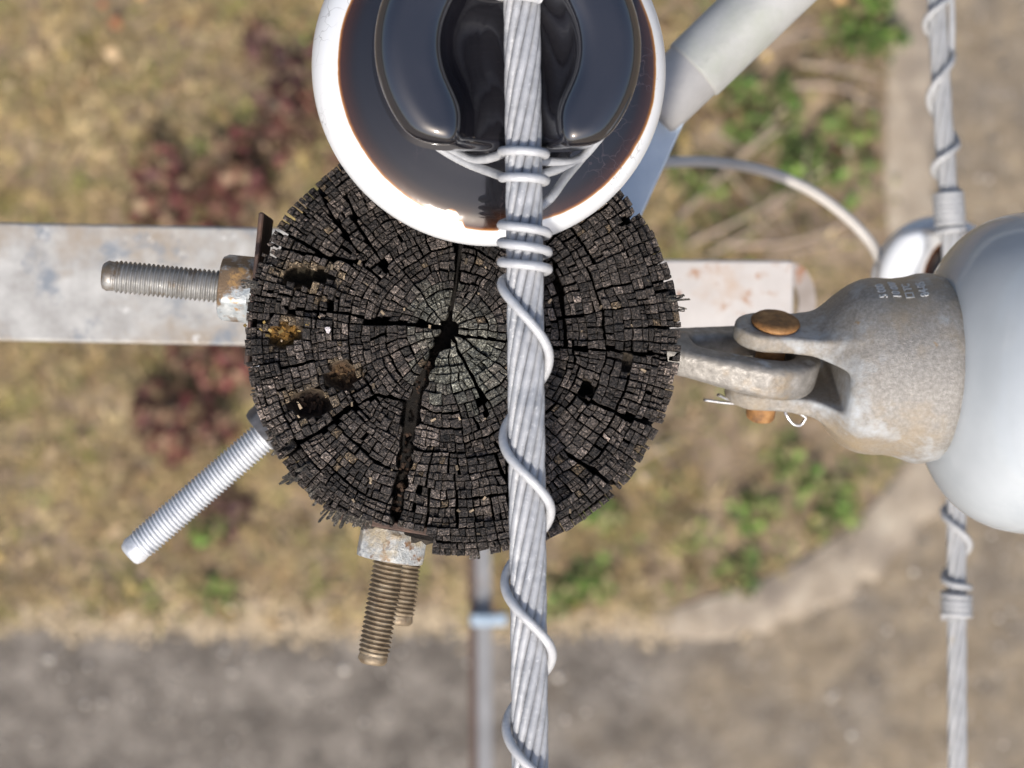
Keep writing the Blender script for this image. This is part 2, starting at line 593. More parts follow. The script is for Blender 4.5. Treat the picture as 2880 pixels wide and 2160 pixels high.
M['arm_rust'] = mottled('whitish arm with rust', [(0.25, (0.44, 0.405, 0.38)), (0.75, (0.58, 0.55, 0.52))], 30, 0.6, 0.0, bscale=300, bdist=0.0004,
                        patches=[(38, 0.56, 0.66, (0.36, 0.19, 0.10)), (20, 0.52, 0.68, (0.46, 0.35, 0.27)), (60, 0.66, 0.70, (0.26, 0.10, 0.04))])
M['arm_dark'] = mottled('dull lower arm', [(0.25, (0.22, 0.18, 0.15)), (0.75, (0.42, 0.38, 0.35))], 26, 0.7, 0.0, bscale=300, bdist=0.0004,
                        patches=[(40, 0.58, 0.68, (0.30, 0.14, 0.07))])
M['pipe'] = mottled('galvanised pipe', [(0.25, (0.34, 0.342, 0.33)), (0.5, (0.42, 0.422, 0.41)), (0.75, (0.47, 0.472, 0.455))], 40, 0.55, 0.05, bscale=300, bdist=0.0004,
                    patches=[(55, 0.62, 0.70, (0.25, 0.245, 0.25)), (10, 0.55, 0.72, (0.36, 0.385, 0.32))])
M['pipe_end'] = mottled('grey sleeve', [(0.25, (0.34, 0.33, 0.325)), (0.75, (0.43, 0.42, 0.415))], 50, 0.6, 0.05, bscale=300, bdist=0.0003)
M['skylit_bar'] = mottled('zinc bar with painted skylight', [(0.25, (0.56, 0.66, 0.77)), (0.75, (0.66, 0.76, 0.86))], 60, 0.6, 0.0, bscale=300, bdist=0.0004)  # galvanised steel in shade; the blue skylight is put into its colour
M['cable'] = mottled('weathered white cable', [(0.25, (0.44, 0.40, 0.35)), (0.75, (0.58, 0.55, 0.51))], 20, 0.7, bscale=200, bdist=0.0004)
M['strut'] = mottled('zinc strut', [(0.25, (0.16, 0.16, 0.163)), (0.75, (0.25, 0.25, 0.253))], 15, 0.6, 0.1, bscale=100, bdist=0.0005, patches=[(6, 0.58, 0.7, (0.30, 0.22, 0.17))])
M['blue_clamp'] = mottled('blue grey clamp', [(0.3, (0.28, 0.37, 0.46)), (0.7, (0.40, 0.48, 0.56))], 30, 0.5, 0.2)
M['dark_nut'] = mottled('dark grey nut', [(0.3, (0.05, 0.05, 0.055)), (0.7, (0.13, 0.13, 0.14))], 160, 0.55, 0.3, bscale=500, bdist=0.0005)
M['glaze_head'] = None   # set with the insulator

# ------------------------------------------------------------------ ground, kerb, planting bed
GD = H + DC                         # camera height
GS = K * DC / GD                    # photo pixels per metre on the ground


def G(px, py, z=0.0):
    s = K * DC / (GD - z)
    return np.array(((px - 1440.0) / s, (1080.0 - py) / s, z))


def mat_pavement():
    m, nt, b = new_mat('worn pavement')
    n1 = noise(nt, 5.5, 7, 0.62)
    c = ramp(nt, n1.outputs['Fac'], [(0.30, (0.075, 0.063, 0.052)), (0.48, (0.145, 0.125, 0.104)), (0.68, (0.25, 0.22, 0.185))]).outputs['Color']
    # brown silt washed over the right-hand side
    tc = N(nt, 'ShaderNodeTexCoord')
    sx = N(nt, 'ShaderNodeSeparateXYZ')
    nt.links.new(tc.outputs['Object'], sx.inputs['Vector'])
    n2 = noise(nt, 1.6, 5, 0.6)
    ad = N(nt, 'ShaderNodeMath', operation='MULTIPLY_ADD')
    nt.links.new(n2.outputs['Fac'], ad.inputs[0]); ad.inputs[1].default_value = 2.2
    nt.links.new(sx.outputs['X'], ad.inputs[2])
    f = ramp(nt, ad.outputs[0], [(0.0, 0.0), (1.0, 0.0)])
    mr = N(nt, 'ShaderNodeMapRange')
    mr.inputs['From Min'].default_value = 1.35; mr.inputs['From Max'].default_value = 2.2
    nt.links.new(ad.outputs[0], mr.inputs['Value'])
    n4 = noise(nt, 9, 6, 0.65)
    silt = ramp(nt, n4.outputs['Fac'], [(0.3, (0.15, 0.115, 0.075)), (0.5, (0.235, 0.185, 0.125)), (0.7, (0.34, 0.27, 0.18))])
    nm = noise(nt, 3.3, 4, 0.6)
    mm = ramp(nt, nm.outputs['Fac'], [(0.36, 0.35), (0.58, 1.0)])
    ff = N(nt, 'ShaderNodeMath', operation='MULTIPLY')
    nt.links.new(mr.outputs[0], ff.inputs[0]); nt.links.new(mm.outputs['Color'], ff.inputs[1])
    c = mix(nt, ff.outputs[0], c, silt.outputs['Color'])
    n3 = noise(nt, 34, 3, 0.6)
    sp = ramp(nt, n3.outputs['Fac'], [(0.60, 0.0), (0.70, 0.8)])
    c = mix(nt, sp.outputs['Color'], c, (0.38, 0.345, 0.30))
    n5 = noise(nt, 26, 3, 0.6)
    sd = ramp(nt, n5.outputs['Fac'], [(0.30, 0.7), (0.40, 0.0)])
    c = mix(nt, sd.outputs['Color'], c, (0.055, 0.047, 0.042))
    nt.links.new(c, b.inputs['Base Color'])
    b.inputs['Roughness'].default_value = 0.9
    nb = noise(nt, 60, 6, 0.7)
    bump(nt, b, nb.outputs['Fac'], 0.012, 0.8)
    return m


M['pavement'] = mat_pavement()
M['kerb'] = mottled('sandy concrete', [(0.28, (0.19, 0.155, 0.115)), (0.5, (0.32, 0.265, 0.20)), (0.72, (0.45, 0.39, 0.305))], 8, 0.9, bscale=50, bdist=0.01,
                    patches=[(3.5, 0.50, 0.66, (0.20, 0.165, 0.13)), (26, 0.62, 0.70, (0.60, 0.54, 0.46))], detail=7)
M['soil'] = mottled('dry soil', [(0.25, (0.12, 0.085, 0.055)), (0.5, (0.225, 0.165, 0.11)), (0.75, (0.36, 0.28, 0.19))], 7, 0.95, bscale=45, bdist=0.02,
                    patches=[(4, 0.56, 0.68, (0.42, 0.32, 0.20)), (12, 0.60, 0.70, (0.09, 0.062, 0.042))], detail=7)
M['grass'] = mat_attr('dry grass', 0.8, 0.2, 60, 0, (0.75, 1.25))
M['leaf'] = mat_attr('leaves', 0.6, 0.3, 60, 0, (0.75, 1.25))

gv = np.array([(-300, -300, 0), (300, -300, 0), (300, 300, 0), (-300, 300, 0)], float)
tag(obj('ground', gv, [np.array([[0, 1, 2, 3]])], M['pavement'], smooth=False, origin=(0, 0, 0)), kind='structure')

edge_px = [(-3600, 1742), (-900, 1738), (0, 1742), (300, 1735), (600, 1726), (900, 1738), (1200, 1730), (1450, 1742), (1700, 1738), (1880, 1712), (2050, 1662),
           (2200, 1600), (2330, 1522), (2440, 1430), (2520, 1330), (2568, 1215), (2585, 1090), (2570, 960), (2530, 800), (2496, 620),
           (2488, 420), (2492, 200), (2490, -60), (2490, -700), (2480, -3600)]
edge = catmull([G(*p)[:2].tolist() + [0.0] for p in edge_px], 8)
kw = np.interp(np.arange(len(edge)), np.array([0, 7.6, 8.6, 10.5, 12, 14.5, 24]) * 8, [0.03, 0.035, 0.10, 0.20, 0.215, 0.205, 0.19])
tg = np.gradient(edge, axis=0); tg /= np.linalg.norm(tg, axis=1)[:, None]
out = np.stack([tg[:, 1], -tg[:, 0], 0 * tg[:, 0]], 1)
jit = 1 + 0.12 * vn(np.arange(len(edge)) * 0.6, 0 * kw, 5)
prof = [(-0.02, -0.05), (-0.012, 0.055), (0.05, 0.068), (0.5, 0.070), (0.88, 0.058), (1.0, 0.03), (1.04, -0.05)]
k0 = int(8.2 * 8)
kv = np.stack([edge + out * (kw * jit * a)[:, None] + np.array((0, 0, 1.0)) * (z * 0.45 * np.clip(kw / 0.2, 0.25, 1))[:, None] + np.stack([0 * kw, 0 * kw, 0.006 * vn(np.arange(len(kw)) * 0.5, kw * 0 + a * 3, 9)], 1) for a, z in prof], 1)
tag(obj('kerb', kv[k0:].reshape(-1, 3), grid(len(edge) - k0, len(prof))[:, ::-1], M['kerb'], origin=(0, 0, 0)), kind='structure')

edge_j = edge.copy(); edge_j[:k0, 1] += 0.03 * vn(np.arange(k0) * 0.8, np.zeros(k0), 3)
bed = np.vstack([edge_j, [(-12, 12, 0)]])
bed[-1] = (edge[0][0], edge[-1][1], 0)
bp = bed[:, :2]
mb = bpy.data.meshes.new('planting_bed')
mb.from_pydata([(x, y, 0.012) for x, y in bp], [], [list(range(len(bp)))])
mb.materials.append(M['soil'])
ob_ = bpy.data.objects.new('planting_bed', mb); COL.objects.link(ob_); tag(ob_, kind='structure')


def inside(x, y):
    r = np.zeros(len(x), bool)
    j = len(bp) - 1
    for i in range(len(bp)):
        xi, yi = bp[i]; xj, yj = bp[j]
        c = ((yi > y) != (yj > y)) & (x < (xj - xi) * (y - yi) / (yj - yi + 1e-12) + xi)
        r ^= c
        j = i
    return r


def blades(cx, cy, z0, ln, wd, az, tilt, col, curl=0.35):
    """many small bent blades (two quads each) in one go"""
    n = len(cx)
    d = np.stack([np.cos(az) * np.cos(tilt), np.sin(az) * np.cos(tilt), np.sin(tilt)], 1)
    s = np.stack([-np.sin(az), np.cos(az), 0 * az], 1)
    b = np.stack([cx, cy, z0], 1)
    mid = b + d * (ln * 0.55)[:, None]
    d2 = d.copy(); d2[:, 2] -= curl; d2 /= np.linalg.norm(d2, axis=1)[:, None]
    tip = mid + d2 * (ln * 0.45)[:, None]
    tip[:, 2] = np.maximum(tip[:, 2], 0.013); mid[:, 2] = np.maximum(mid[:, 2], 0.013)
    w = wd[:, None] * 0.5
    v = np.stack([b - s * w * 0.7, b + s * w * 0.7, mid + s * w, mid - s * w, tip + s * w * 0.15, tip - s * w * 0.15], 1)
    base = np.arange(n)[:, None] * 6
    q = np.concatenate([base + np.array([[0, 1, 2, 3]]), base + np.array([[3, 2, 4, 5]])])
    return v.reshape(-1, 3), q, np.repeat(col, 6, 0)


STRAW = np.array([(0.50, 0.38, 0.18), (0.42, 0.32, 0.16), (0.54, 0.43, 0.23), (0.33, 0.245, 0.125), (0.36, 0.31, 0.12), (0.22, 0.15, 0.08), (0.27, 0.27, 0.09), (0.56, 0.43, 0.25)])


STRAW = STRAW * np.array((1.04, 1.02, 1.06))


def scatter_grass():
    ac = Acc()
    nt_ = 8600
    x = rng.uniform(-4.6, 1.65, nt_); y = rng.uniform(-1.0, 4.2, nt_)
    ok = inside(x, y); x, y = x[ok], y[ok]
    right = 1 / (1 + np.exp(-(x - 0.55) * 6))
    keep = rng.random(len(x)) < (1 - 0.7 * right) * (0.7 + 0.7 * fbm(x * 4, y * 4, 3))
    x, y, right = x[keep], y[keep], right[keep]
    for i in range(len(x)):
        n = rng.integers(10, 24)
        hue = fbm(np.array([x[i] * 1.5]), np.array([y[i] * 1.5]), 21)[0]
        p = np.array([3, 2.4, 2.0, 1.5, 1.4 + 2.2 * max(0, hue), 1.0, 0.7 + 2.4 * max(0, hue), 1.0])
        base = STRAW[rng.choice(8, p=p / p.sum())]
        c = base * rng.uniform(0.55, 1.12) * (1 - 0.25 * right[i])
        cols = np.clip(c[None] * rng.uniform(0.75, 1.25, (n, 1)) + rng.normal(0, 0.012, (n, 3)), 0.01, 0.8)
        ac.add(*[a for a in (lambda r: (r[0], r[1], None, r[2]))(blades(
            x[i] + rng.normal(0, 0.022, n), y[i] + rng.normal(0, 0.022, n), np.full(n, 0.012),
            rng.uniform(0.04, 0.11, n), rng.uniform(0.004, 0.009, n), rng.uniform(0, 6.283, n), rng.uniform(0.15, 1.15, n), cols))])
    # flat straw and litter between the tufts
    n = 36000
    xx = rng.uniform(-4.6, 1.65, n); yy = rng.uniform(-1.0, 4.2, n)
    ok = inside(xx, yy) & (rng.random(n) < np.where(xx > 0.7, 0.55, 1.0)); xx, yy = xx[ok], yy[ok]; n = len(xx)
    c = STRAW[rng.integers(0, 8, n)] * rng.uniform(0.4, 1.05, (n, 1)) * (0.85 + 0.5 * fbm(xx * 5, yy * 5, 8))[:, None]
    r = blades(xx, yy, np.full(n, 0.016), rng.uniform(0.03, 0.10, n), rng.uniform(0.004, 0.012, n), rng.uniform(0, 6.28, n), rng.uniform(0, 0.25, n), c)
    ac.add(r[0], r[1], None, r[2])
    tag(ac.build('dry_grass', M['grass'], smooth=False, origin=(0, 0, 0)), 'tan dry grass and straw covering the ground round the pole', 'grass', kind='stuff')


scatter_grass()


def leaf_quads(c, n, rad, zlo, zhi, size, cols, flat=0.5, sq=1.0):
    """n pointed leaves in a loose mound round c"""
    th = rng.uniform(0, 6.283, n); rr = rad * np.sqrt(rng.random(n))
    z = zlo + (zhi - zlo) * rng.random(n) * (1 - 0.6 * (rr / rad) ** 2)
    b = np.stack([c[0] + rr * np.cos(th), c[1] + rr * np.sin(th) * sq, z], 1)
    az = th + rng.normal(0, 0.9, n)
    ti = rng.normal(0.25, flat, n)
    d = np.stack([np.cos(az) * np.cos(ti), np.sin(az) * np.cos(ti), np.sin(ti)], 1)
    s = np.cross(d, np.stack([rng.normal(0, 0.35, n), rng.normal(0, 0.35, n), np.ones(n)], 1)); s /= np.linalg.norm(s, axis=1)[:, None]
    nn = np.cross(s, d)
    L = size * rng.uniform(0.6, 1.3, n)[:, None]; W = L * rng.uniform(0.32, 0.5, n)[:, None]
    v = np.stack([b, b + d * L * 0.45 + s * W + nn * L * 0.05, b + d * L, b + d * L * 0.45 - s * W + nn * L * 0.05], 1)
    k = np.arange(n)[:, None] * 4
    t = np.concatenate([k + np.array([[0, 1, 2]]), k + np.array([[0, 2, 3]])])
    cc = cols[rng.integers(0, len(cols), n)] * rng.uniform(0.55, 1.3, (n, 1))
    dry = rng.random(n) < 0.22
    cc[dry] = cc[dry] * 0.4 + np.array((0.20, 0.15, 0.085))
    return v.reshape(-1, 3), t, np.repeat(cc, 4, 0)


GREEN = np.array([(0.10, 0.19, 0.035), (0.14, 0.24, 0.045), (0.18, 0.28, 0.055), (0.09, 0.15, 0.035), (0.22, 0.29, 0.075), (0.18, 0.19, 0.07)])
RED = np.array([(0.15, 0.045, 0.042), (0.19, 0.06, 0.05), (0.12, 0.042, 0.038), (0.22, 0.09, 0.065), (0.17, 0.10, 0.06), (0.13, 0.08, 0.05)])
MAROON = np.array([(0.11, 0.045, 0.045), (0.14, 0.07, 0.06), (0.09, 0.04, 0.04)])


def plant(name, px, py, rad_px, label, cols, cat, h=0.22, n=90, size=0.05, group=None, parts=('foliage', 'stem'), sq=1.0):
    g = G(px, py, h * 0.6)
    rad = rad_px / GS
    e = empty(name, (g[0], g[1], 0.012), label, cat, group)
    fa = Acc()
    nc = 7
    for k in range(nc):
        th = rng.uniform(0, 6.28); dd = rad * 1.05 * math.sqrt(rng.random())
        rk = rad * rng.uniform(0.22, 0.6)
        v, t, c = leaf_quads((g[0] + dd * math.cos(th), g[1] + dd * math.sin(th)), int(n / nc * rng.uniform(0.6, 1.5)), rk, 0.02, h * rng.uniform(0.4, 1.0), size, cols * rng.uniform(0.6, 1.15))
        fa.add(v, None, t, c)
    fa.build(parts[0], M['leaf'], e, False)
    a = Acc()
    for k in range(4):
        th = rng.uniform(0, 6.28)
        p = catmull([(g[0], g[1], 0.0), (g[0] + 0.3 * rad * math.cos(th), g[1] + 0.3 * rad * math.sin(th), h * 0.5), (g[0] + 0.6 * rad * math.cos(th), g[1] + 0.6 * rad * math.sin(th), h * 0.85)], 4)
        a.add(*tube(p, np.linspace(0.006, 0.003, len(p)), 5), c=(0.12, 0.08, 0.05))
    a.build(parts[1], M['leaf'], e)
    return e


SH = 'low shrubs with reddish leaves beside the pole'
for (x, y, r, l, c, h, n) in [
    (540, 545, 145, 'red leaved shrub just above the left steel arm', RED, 0.30, 330),
    (530, 1110, 140, 'dark red shrub below the left steel arm', RED, 0.30, 300),
    (850, 430, 130, 'reddish shrub tucked behind the white insulator rim on its left', RED, 0.26, 230),
    (655, 1000, 90, 'small orange red shrub just left of the pole under the arm', RED, 0.22, 110),
    (660, 1420, 62, 'small maroon shrub below the bright slanting bolt', MAROON, 0.14, 90),
    (775, 190, 80, 'dark maroon shrub near the top left of the insulator', MAROON, 0.2, 120)]:
    plant('red_shrub', x, y, r, l, c, 'shrub', h, n, 0.055, SH)
WG = 'green weeds growing in the dry bed'
for (x, y, r, l, n, h) in [
    (2445, 60, 78, 'bright green weed at the top between pipe and far conductor', 190, 0.2),
    (2110, 310, 85, 'green weed right beside the lower end of the grey pipe', 120, 0.18),
    (2320, 470, 95, 'largest green weed right of the thin white cable', 130, 0.2),
    (2200, 330, 70, 'loose green weed between pipe and sandy kerb', 70, 0.15),
    (2390, 350, 55, 'green weed tuft close to the sandy kerb strip', 70, 0.15),
    (1960, 500, 65, 'green weed peeking out under the thin white cable', 70, 0.15),
    (2245, 1345, 58, 'green weed under the rusty pin and cap', 80, 0.15),
    (2335, 1440, 68, 'dark green weed in the curve of the sandy kerb', 110, 0.15),
    (2120, 1445, 48, 'small green weed between pole and kerb curve', 60, 0.14),
    (1670, 1620, 60, 'bright green weed right of the main conductor', 75, 0.15),
    (1580, 1672, 52, 'low green weed touching the main conductor near the road edge', 75, 0.12),
    (1700, 1440, 50, 'faint green weed just below the pole on its right', 50, 0.12),
    (2085, 1620, 45, 'dark weed on the inner edge of the kerb curve', 50, 0.12),
    (708, 520, 40, 'small bright green weed between the red shrubs', 60, 0.12),
    (585, 1480, 36, 'light green weed right of the slanting bolt tip', 35, 0.12),
    (600, 1672, 34, 'small green weed near the road edge at lower left', 35, 0.1)]:
    plant('green_weed', x, y, r, l, GREEN, 'weed', h, n, 0.045, WG)


def scatter_cover():
    ac = Acc()
    n = 520
    x = rng.uniform(-2.6, 1.6, n); y = rng.uniform(-0.95, 2.0, n)
    ok = inside(x, y) & (fbm(x * 2.2, y * 2.2, 44) > np.where(x > 0.5, -0.12, 0.16)); x, y = x[ok], y[ok]
    for i in range(len(x)):
        cols = (GREEN * 0.75 + np.array((0.06, 0.05, 0.015))) if rng.random() < 0.6 else np.array([(0.20, 0.19, 0.09), (0.24, 0.22, 0.11)])
        v, t, c = leaf_quads((x[i], y[i]), rng.integers(6, 16), rng.uniform(0.03, 0.07), 0.015, 0.06, 0.03, cols)
        ac.add(v, None, t, c)
    tag(ac.build('ground_cover', M['leaf'], smooth=False, origin=(0, 0, 0)), 'sparse olive green ground cover among the dry grass', 'ground cover', kind='stuff')
    # fallen leaves: tan and orange
    ac = Acc()
    n = 150
    x = rng.uniform(-2.8, 1.6, n); y = rng.uniform(-1.0, 2.2, n); ok = inside(x, y); x, y = x[ok], y[ok]
    cols = np.array([(0.55, 0.40, 0.24), (0.60, 0.46, 0.32), (0.45, 0.28, 0.12), (0.62, 0.50, 0.36), (0.33, 0.14, 0.07), (0.50, 0.36, 0.13)])
    for i in range(len(x)):
        v, t, c = leaf_quads((x[i], y[i]), rng.integers(1, 3), 0.03, 0.03, 0.06, rng.uniform(0.035, 0.075), cols, 0.2)
        ac.add(v, None, t, c)
    tag(ac.build('fallen_leaves', M['leaf'], smooth=False, origin=(0, 0, 0)), 'tan and orange fallen leaves strewn over the dry bed', 'leaves', kind='stuff')
    # loose grit on the pavement and kerb
    ac = Acc()
    n = 2600
    x = rng.uniform(-2.3, 2.3, n); y = rng.uniform(-1.8, 1.8, n); ok = ~inside(x, y); x, y = x[ok], y[ok]
    for i in range(len(x)):
        r = 0.004 + 0.012 * rng.random() ** 3
        if rng.random() < 0.03: r *= 2.0
        c = np.array((0.42, 0.38, 0.33)) * rng.uniform(0.35, 1.5)
        o = np.array([(1, 0, 0), (-1, 0, 0), (0, 1, 0), (0, -1, 0), (0, 0, 0.8), (0, 0, -0.5)]) * r * rng.uniform(0.6, 1.2, (6, 1))
        on_kerb = 0.0
        ac.add(o + np.array((x[i], y[i], 0.004 + r * 0.3)), None, [(0, 2, 4), (2, 1, 4), (1, 3, 4), (3, 0, 4), (2, 0, 5), (1, 2, 5), (3, 1, 5), (0, 3, 5)], np.clip(c, 0.03, 0.6))
    tag(ac.build('road_grit', M['grass'], smooth=False, origin=(0, 0, 0)), 'pale and dark grit scattered on the grey pavement', 'grit', kind='stuff')
    # sandy fringe where the bed runs out over the pavement
    ac = Acc()
    n = 3400
    x = rng.uniform(-2.4, 0.95, n); y = -0.915 + rng.normal(0, 0.030, n) * (1 + 0.7 * vn(x * 7, 0 * x, 77)) + 0.02 * vn(x * 5, 0 * x, 7) - 0.02 * (rng.random(n) < 0.08) * rng.random(n) * 2.5
    c = np.array((0.44, 0.35, 0.235)) * rng.uniform(0.4, 1.2, (n, 1))
    r = blades(x, y, np.full(n, 0.016), rng.uniform(0.012, 0.045, n), rng.uniform(0.008, 0.022, n), rng.uniform(0, 6.28, n), rng.uniform(0, 0.12, n), c)
    ac.add(r[0], r[1], None, r[2])
    tag(ac.build('sandy_litter', M['grass'], smooth=False, origin=(0, 0, 0)), 'pale sandy litter along the edge between dry bed and pavement', 'litter', kind='stuff')
    # dry twigs at the upper right
    ac = Acc()
    for (x0, y0, x1, y1) in [(1930, 690, 2330, 470), (1990, 720, 2260, 520), (1900, 620, 2210, 300), (2060, 690, 2420, 610), (2150, 730, 2470, 660), (1960, 560, 2190, 360),
                             (2250, 180, 2480, 220), (2230, 240, 2470, 300), (1760, 1320, 1900, 1240), (2120, 160, 2330, 90)]:
        a_, b_ = G(x0, y0, 0.08), G(x1, y1, 0.12)
        m_ = (a_ + b_) / 2 + rng.normal(0, 0.02, 3)
        p = catmull([a_, m_, b_], 6)
        ac.add(*tube(p, np.linspace(0.010, 0.005, len(p)), 5), c=np.array((0.40, 0.31, 0.24)) * rng.uniform(0.7, 1.1))
        for k in range(3):
            s = p[rng.integers(3, len(p) - 2)]
            e = s + np.array((rng.normal(0, 0.10), rng.normal(0, 0.10), rng.uniform(0, 0.05)))
            ac.add(*tube(np.array([s, (s + e) / 2 + rng.normal(0, 0.006, 3), e]), [0.005, 0.004, 0.002], 4), c=(0.34, 0.27, 0.21))
    tag(ac.build('dry_twigs', M['leaf'], origin=(0, 0, 0)), 'greyish dry twigs lying between the pipe and the sandy kerb', 'twigs', kind='stuff')


scatter_cover()

# ------------------------------------------------------------------ the wooden pole
PC = P(1301, 956, 0)[:2]               # pole axis
PR = 0.0899                            # radius at the top
PITH = P(1258, 926, 0)[:2]
pole = empty('utility_pole', (PC[0], PC[1], 0.0), 'black weathered wooden pole with cracked end grain seen from above', 'pole')
WLOC[pole.name] = np.array((PC[0], PC[1], 0.0))


def mm(px, py):
    p = P(px, py, 0)
    return p[0] * 1e3, p[1] * 1e3


PITHm = PITH * 1e3
PCm = PC * 1e3


def rim(a):
    """distance (mm) from the pith to the outline of the pole in direction a"""
    a = np.asarray(a, float)
    d = np.stack([np.cos(a), np.sin(a)], -1)
    o = PITHm - PCm
    R = PR * 1e3 * (1 + 0.004 * np.sin(2 * a + 0.6) + 0.004 * np.sin(5 * a))
    b = d @ o
    return -b + np.sqrt(b * b - (o @ o) + R * R)


crack_px = np.array([(1292, 640), (1290, 700), (1283, 800), (1268, 870), (1258, 926), (1222, 990), (1188, 1070), (1160, 1150), (1143, 1250), (1130, 1350), (1115, 1440), (1102, 1560)], float)
crack_hw = np.array([5, 7, 8, 9, 24, 15, 18, 27, 20, 17, 14, 9], float) / K * 1e3
minor = [  # thinner radial checks (pixel polyline, half width px)
    ([(1258, 926), (1180, 912), (1060, 903), (960, 880), (820, 870)], 3.2),
    ([(1150, 1130), (1060, 1110), (985, 1150), (900, 1215), (800, 1260)], 4.0),
    ([(1258, 940), (1380, 955), (1560, 975), (1700, 985), (1900, 1000)], 3.5),
    ([(1258, 926), (1330, 1060), (1370, 1160)], 4.0),
    ([(1560, 760), (1580, 830), (1590, 960)], 4.5),
    ([(1600, 1280), (1680, 1330), (1760, 1400), (1800, 1440)], 6.0),
    ([(1760, 620), (1840, 560), (1900, 520)], 4.5),
    ([(1420, 1250), (1430, 1400), (1445, 1560)], 3.2),
    ([(1000, 700), (930, 600), (900, 540)], 4.0),
    ([(1090, 760), (1010, 640), (980, 560)], 3.5),
    ([(760, 690), (900, 720), (1010, 735)], 4.0),
    ([(690, 905), (760, 900)], 5.0),
    ([(1660, 1130), (1760, 1170), (1860, 1200)], 4.0)]
cracks = [(np.array([mm(*p) for p in crack_px]), crack_hw)]
for pl, w in minor:
    cracks.append((np.array([mm(*p) for p in pl]), np.full(len(pl), w / K * 1e3)))


def crack_dist(x, y, pl, hw):
    """signed distance to the polyline and its half width at the nearest point"""
    best = np.full(x.shape, 1e9); sd = np.zeros_like(x); w = np.zeros_like(x); nx = np.zeros_like(x); ny = np.zeros_like(x)
    for i in range(len(pl) - 1):
        a, b = pl[i], pl[i + 1]
        d = b - a; L = d @ d
        t = np.clip(((x - a[0]) * d[0] + (y - a[1]) * d[1]) / L, 0, 1)
        qx, qy = a[0] + t * d[0], a[1] + t * d[1]
        dd = np.hypot(x - qx, y - qy)
        m = dd < best
        best = np.where(m, dd, best)
        n = np.array((-d[1], d[0])) / math.sqrt(L)
        s = np.sign((x - qx) * n[0] + (y - qy) * n[1])
        sd = np.where(m, s, sd); nx = np.where(m, n[0], nx); ny = np.where(m, n[1], ny)
        w = np.where(m, hw[i] * (1 - t) + hw[i + 1] * t, w)
    w = w * (1 + 0.55 * vn(x / 2.6, y / 2.6, 404))
    return best, sd, w, nx, ny


pits = [  # px, py, rx, ry, depth mm, floor colour
    (868, 778, 84, 34, 9, (0.012, 0.010, 0.006)),
    (795, 938, 52, 44, 6, (0.10, 0.055, 0.015)),
    (962, 1058, 54, 42, 7, (0.035, 0.02, 0.011)),
    (872, 1138, 66, 42, 9, (0.012, 0.008, 0.006)),
    (1645, 1092, 26, 24, 11, (0.004, 0.004, 0.004)),
    (1760, 1020, 22, 30, 4, (0.02, 0.016, 0.012))
    ]


def pit_field(x, y):
    """lowest normalised ellipse distance and the pit index"""
    best = np.full(np.shape(x), 9.0); k = np.zeros(np.shape(x), int)
    for i, (px, py, rx, ry, dp, c) in enumerate(pits):
        cx, cy = mm(px, py)
        e = np.hypot((x - cx) / (rx / K * 1e3), (y - cy) / (ry / K * 1e3)) * (1 + 0.22 * vn(x / 3.0, y / 3.0, 60 + i))
        m = e < best
        best = np.where(m, e, best); k = np.where(m, i, k)
    return best, k


# rings (fractions of the way from pith to rim)
rings = [0.045]
while rings[-1] < 0.985:
    t = rings[-1]
    rings.append(t + (0.038 - 0.008 * min(1, t * 1.4)) * rng.uniform(0.7, 1.35))
rings[-1] = 1.0
rings = np.array(rings)
RM = 86.0
cells = []
rr_ = random.Random(5)


def split(i0, i1, a0, a1, g, cl=None):
    """recursive split of a polar cell into wood blocks; g = half gaps (t0, t1, a0, a1) in mm"""
    t0, t1 = rings[i0], rings[i1]
    tm = 0.5 * (t0 + t1)
    dr = (t1 - t0) * RM
    da = tm * RM * (a1 - a0)
    amax = rr_.uniform(2.8, 6.4) if tm > 0.3 else rr_.uniform(2.6, 5.0)
    if i1 - i0 == 1 or (i1 - i0 == 2 and dr < 4.0 and rr_.random() < 0.12):
        if da <= amax:
            cells.append((t0, t1, a0, a1, g, cl or (0, 0, 0, 1)))
            return
        rad = False
    else:
        rad = dr / 2.3 > da / 3.2 * rr_.uniform(0.6, 1.5)
        if da < 2.0: rad = True
    size = max(dr, da)
    if cl is None and size < 13:
        cl = (rr_.gauss(0, 0.85), rr_.gauss(0, 0.12), rr_.gauss(0, 0.12), math.exp(rr_.gauss(0, 0.28)))
    w = (0.05 + 0.0105 * min(size, 60) ** 0.9) * math.exp(rr_.gauss(0, 0.5))
    if size > 6 and rr_.random() < 0.30: w *= 2.1
    w = min(w, 0.66) * min(1.0, 0.42 + tm * 1.5)
    if rad:
        k = i0 + max(1, min(i1 - i0 - 1, int(round((i1 - i0) * rr_.uniform(0.3, 0.7)))))
        split(i0, k, a0, a1, (g[0], w * 0.8, g[2], g[3]), cl)
        split(k, i1, a0, a1, (w * 0.8, g[1], g[2], g[3]), cl)
    else:
        am = a0 + (a1 - a0) * rr_.uniform(0.33, 0.67)
        split(i0, i1, a0, am, (g[0], g[1], g[2], w), cl)
        split(i0, i1, am, a1, (g[0], g[1], w, g[3]), cl)


sect = sorted(math.radians(a) for a in (82, 128, 160, 175, 203, 228, 251, 278, 300, 325, 356, 24, 55))
for i in range(len(sect)):
    a0 = sect[i]; a1 = sect[(i + 1) % len(sect)]
    if a1 <= a0: a1 += 2 * math.pi
    split(0, len(rings) - 1, a0, a1, (0.1, 0.0, 0.22, 0.22))

BZ = -0.020


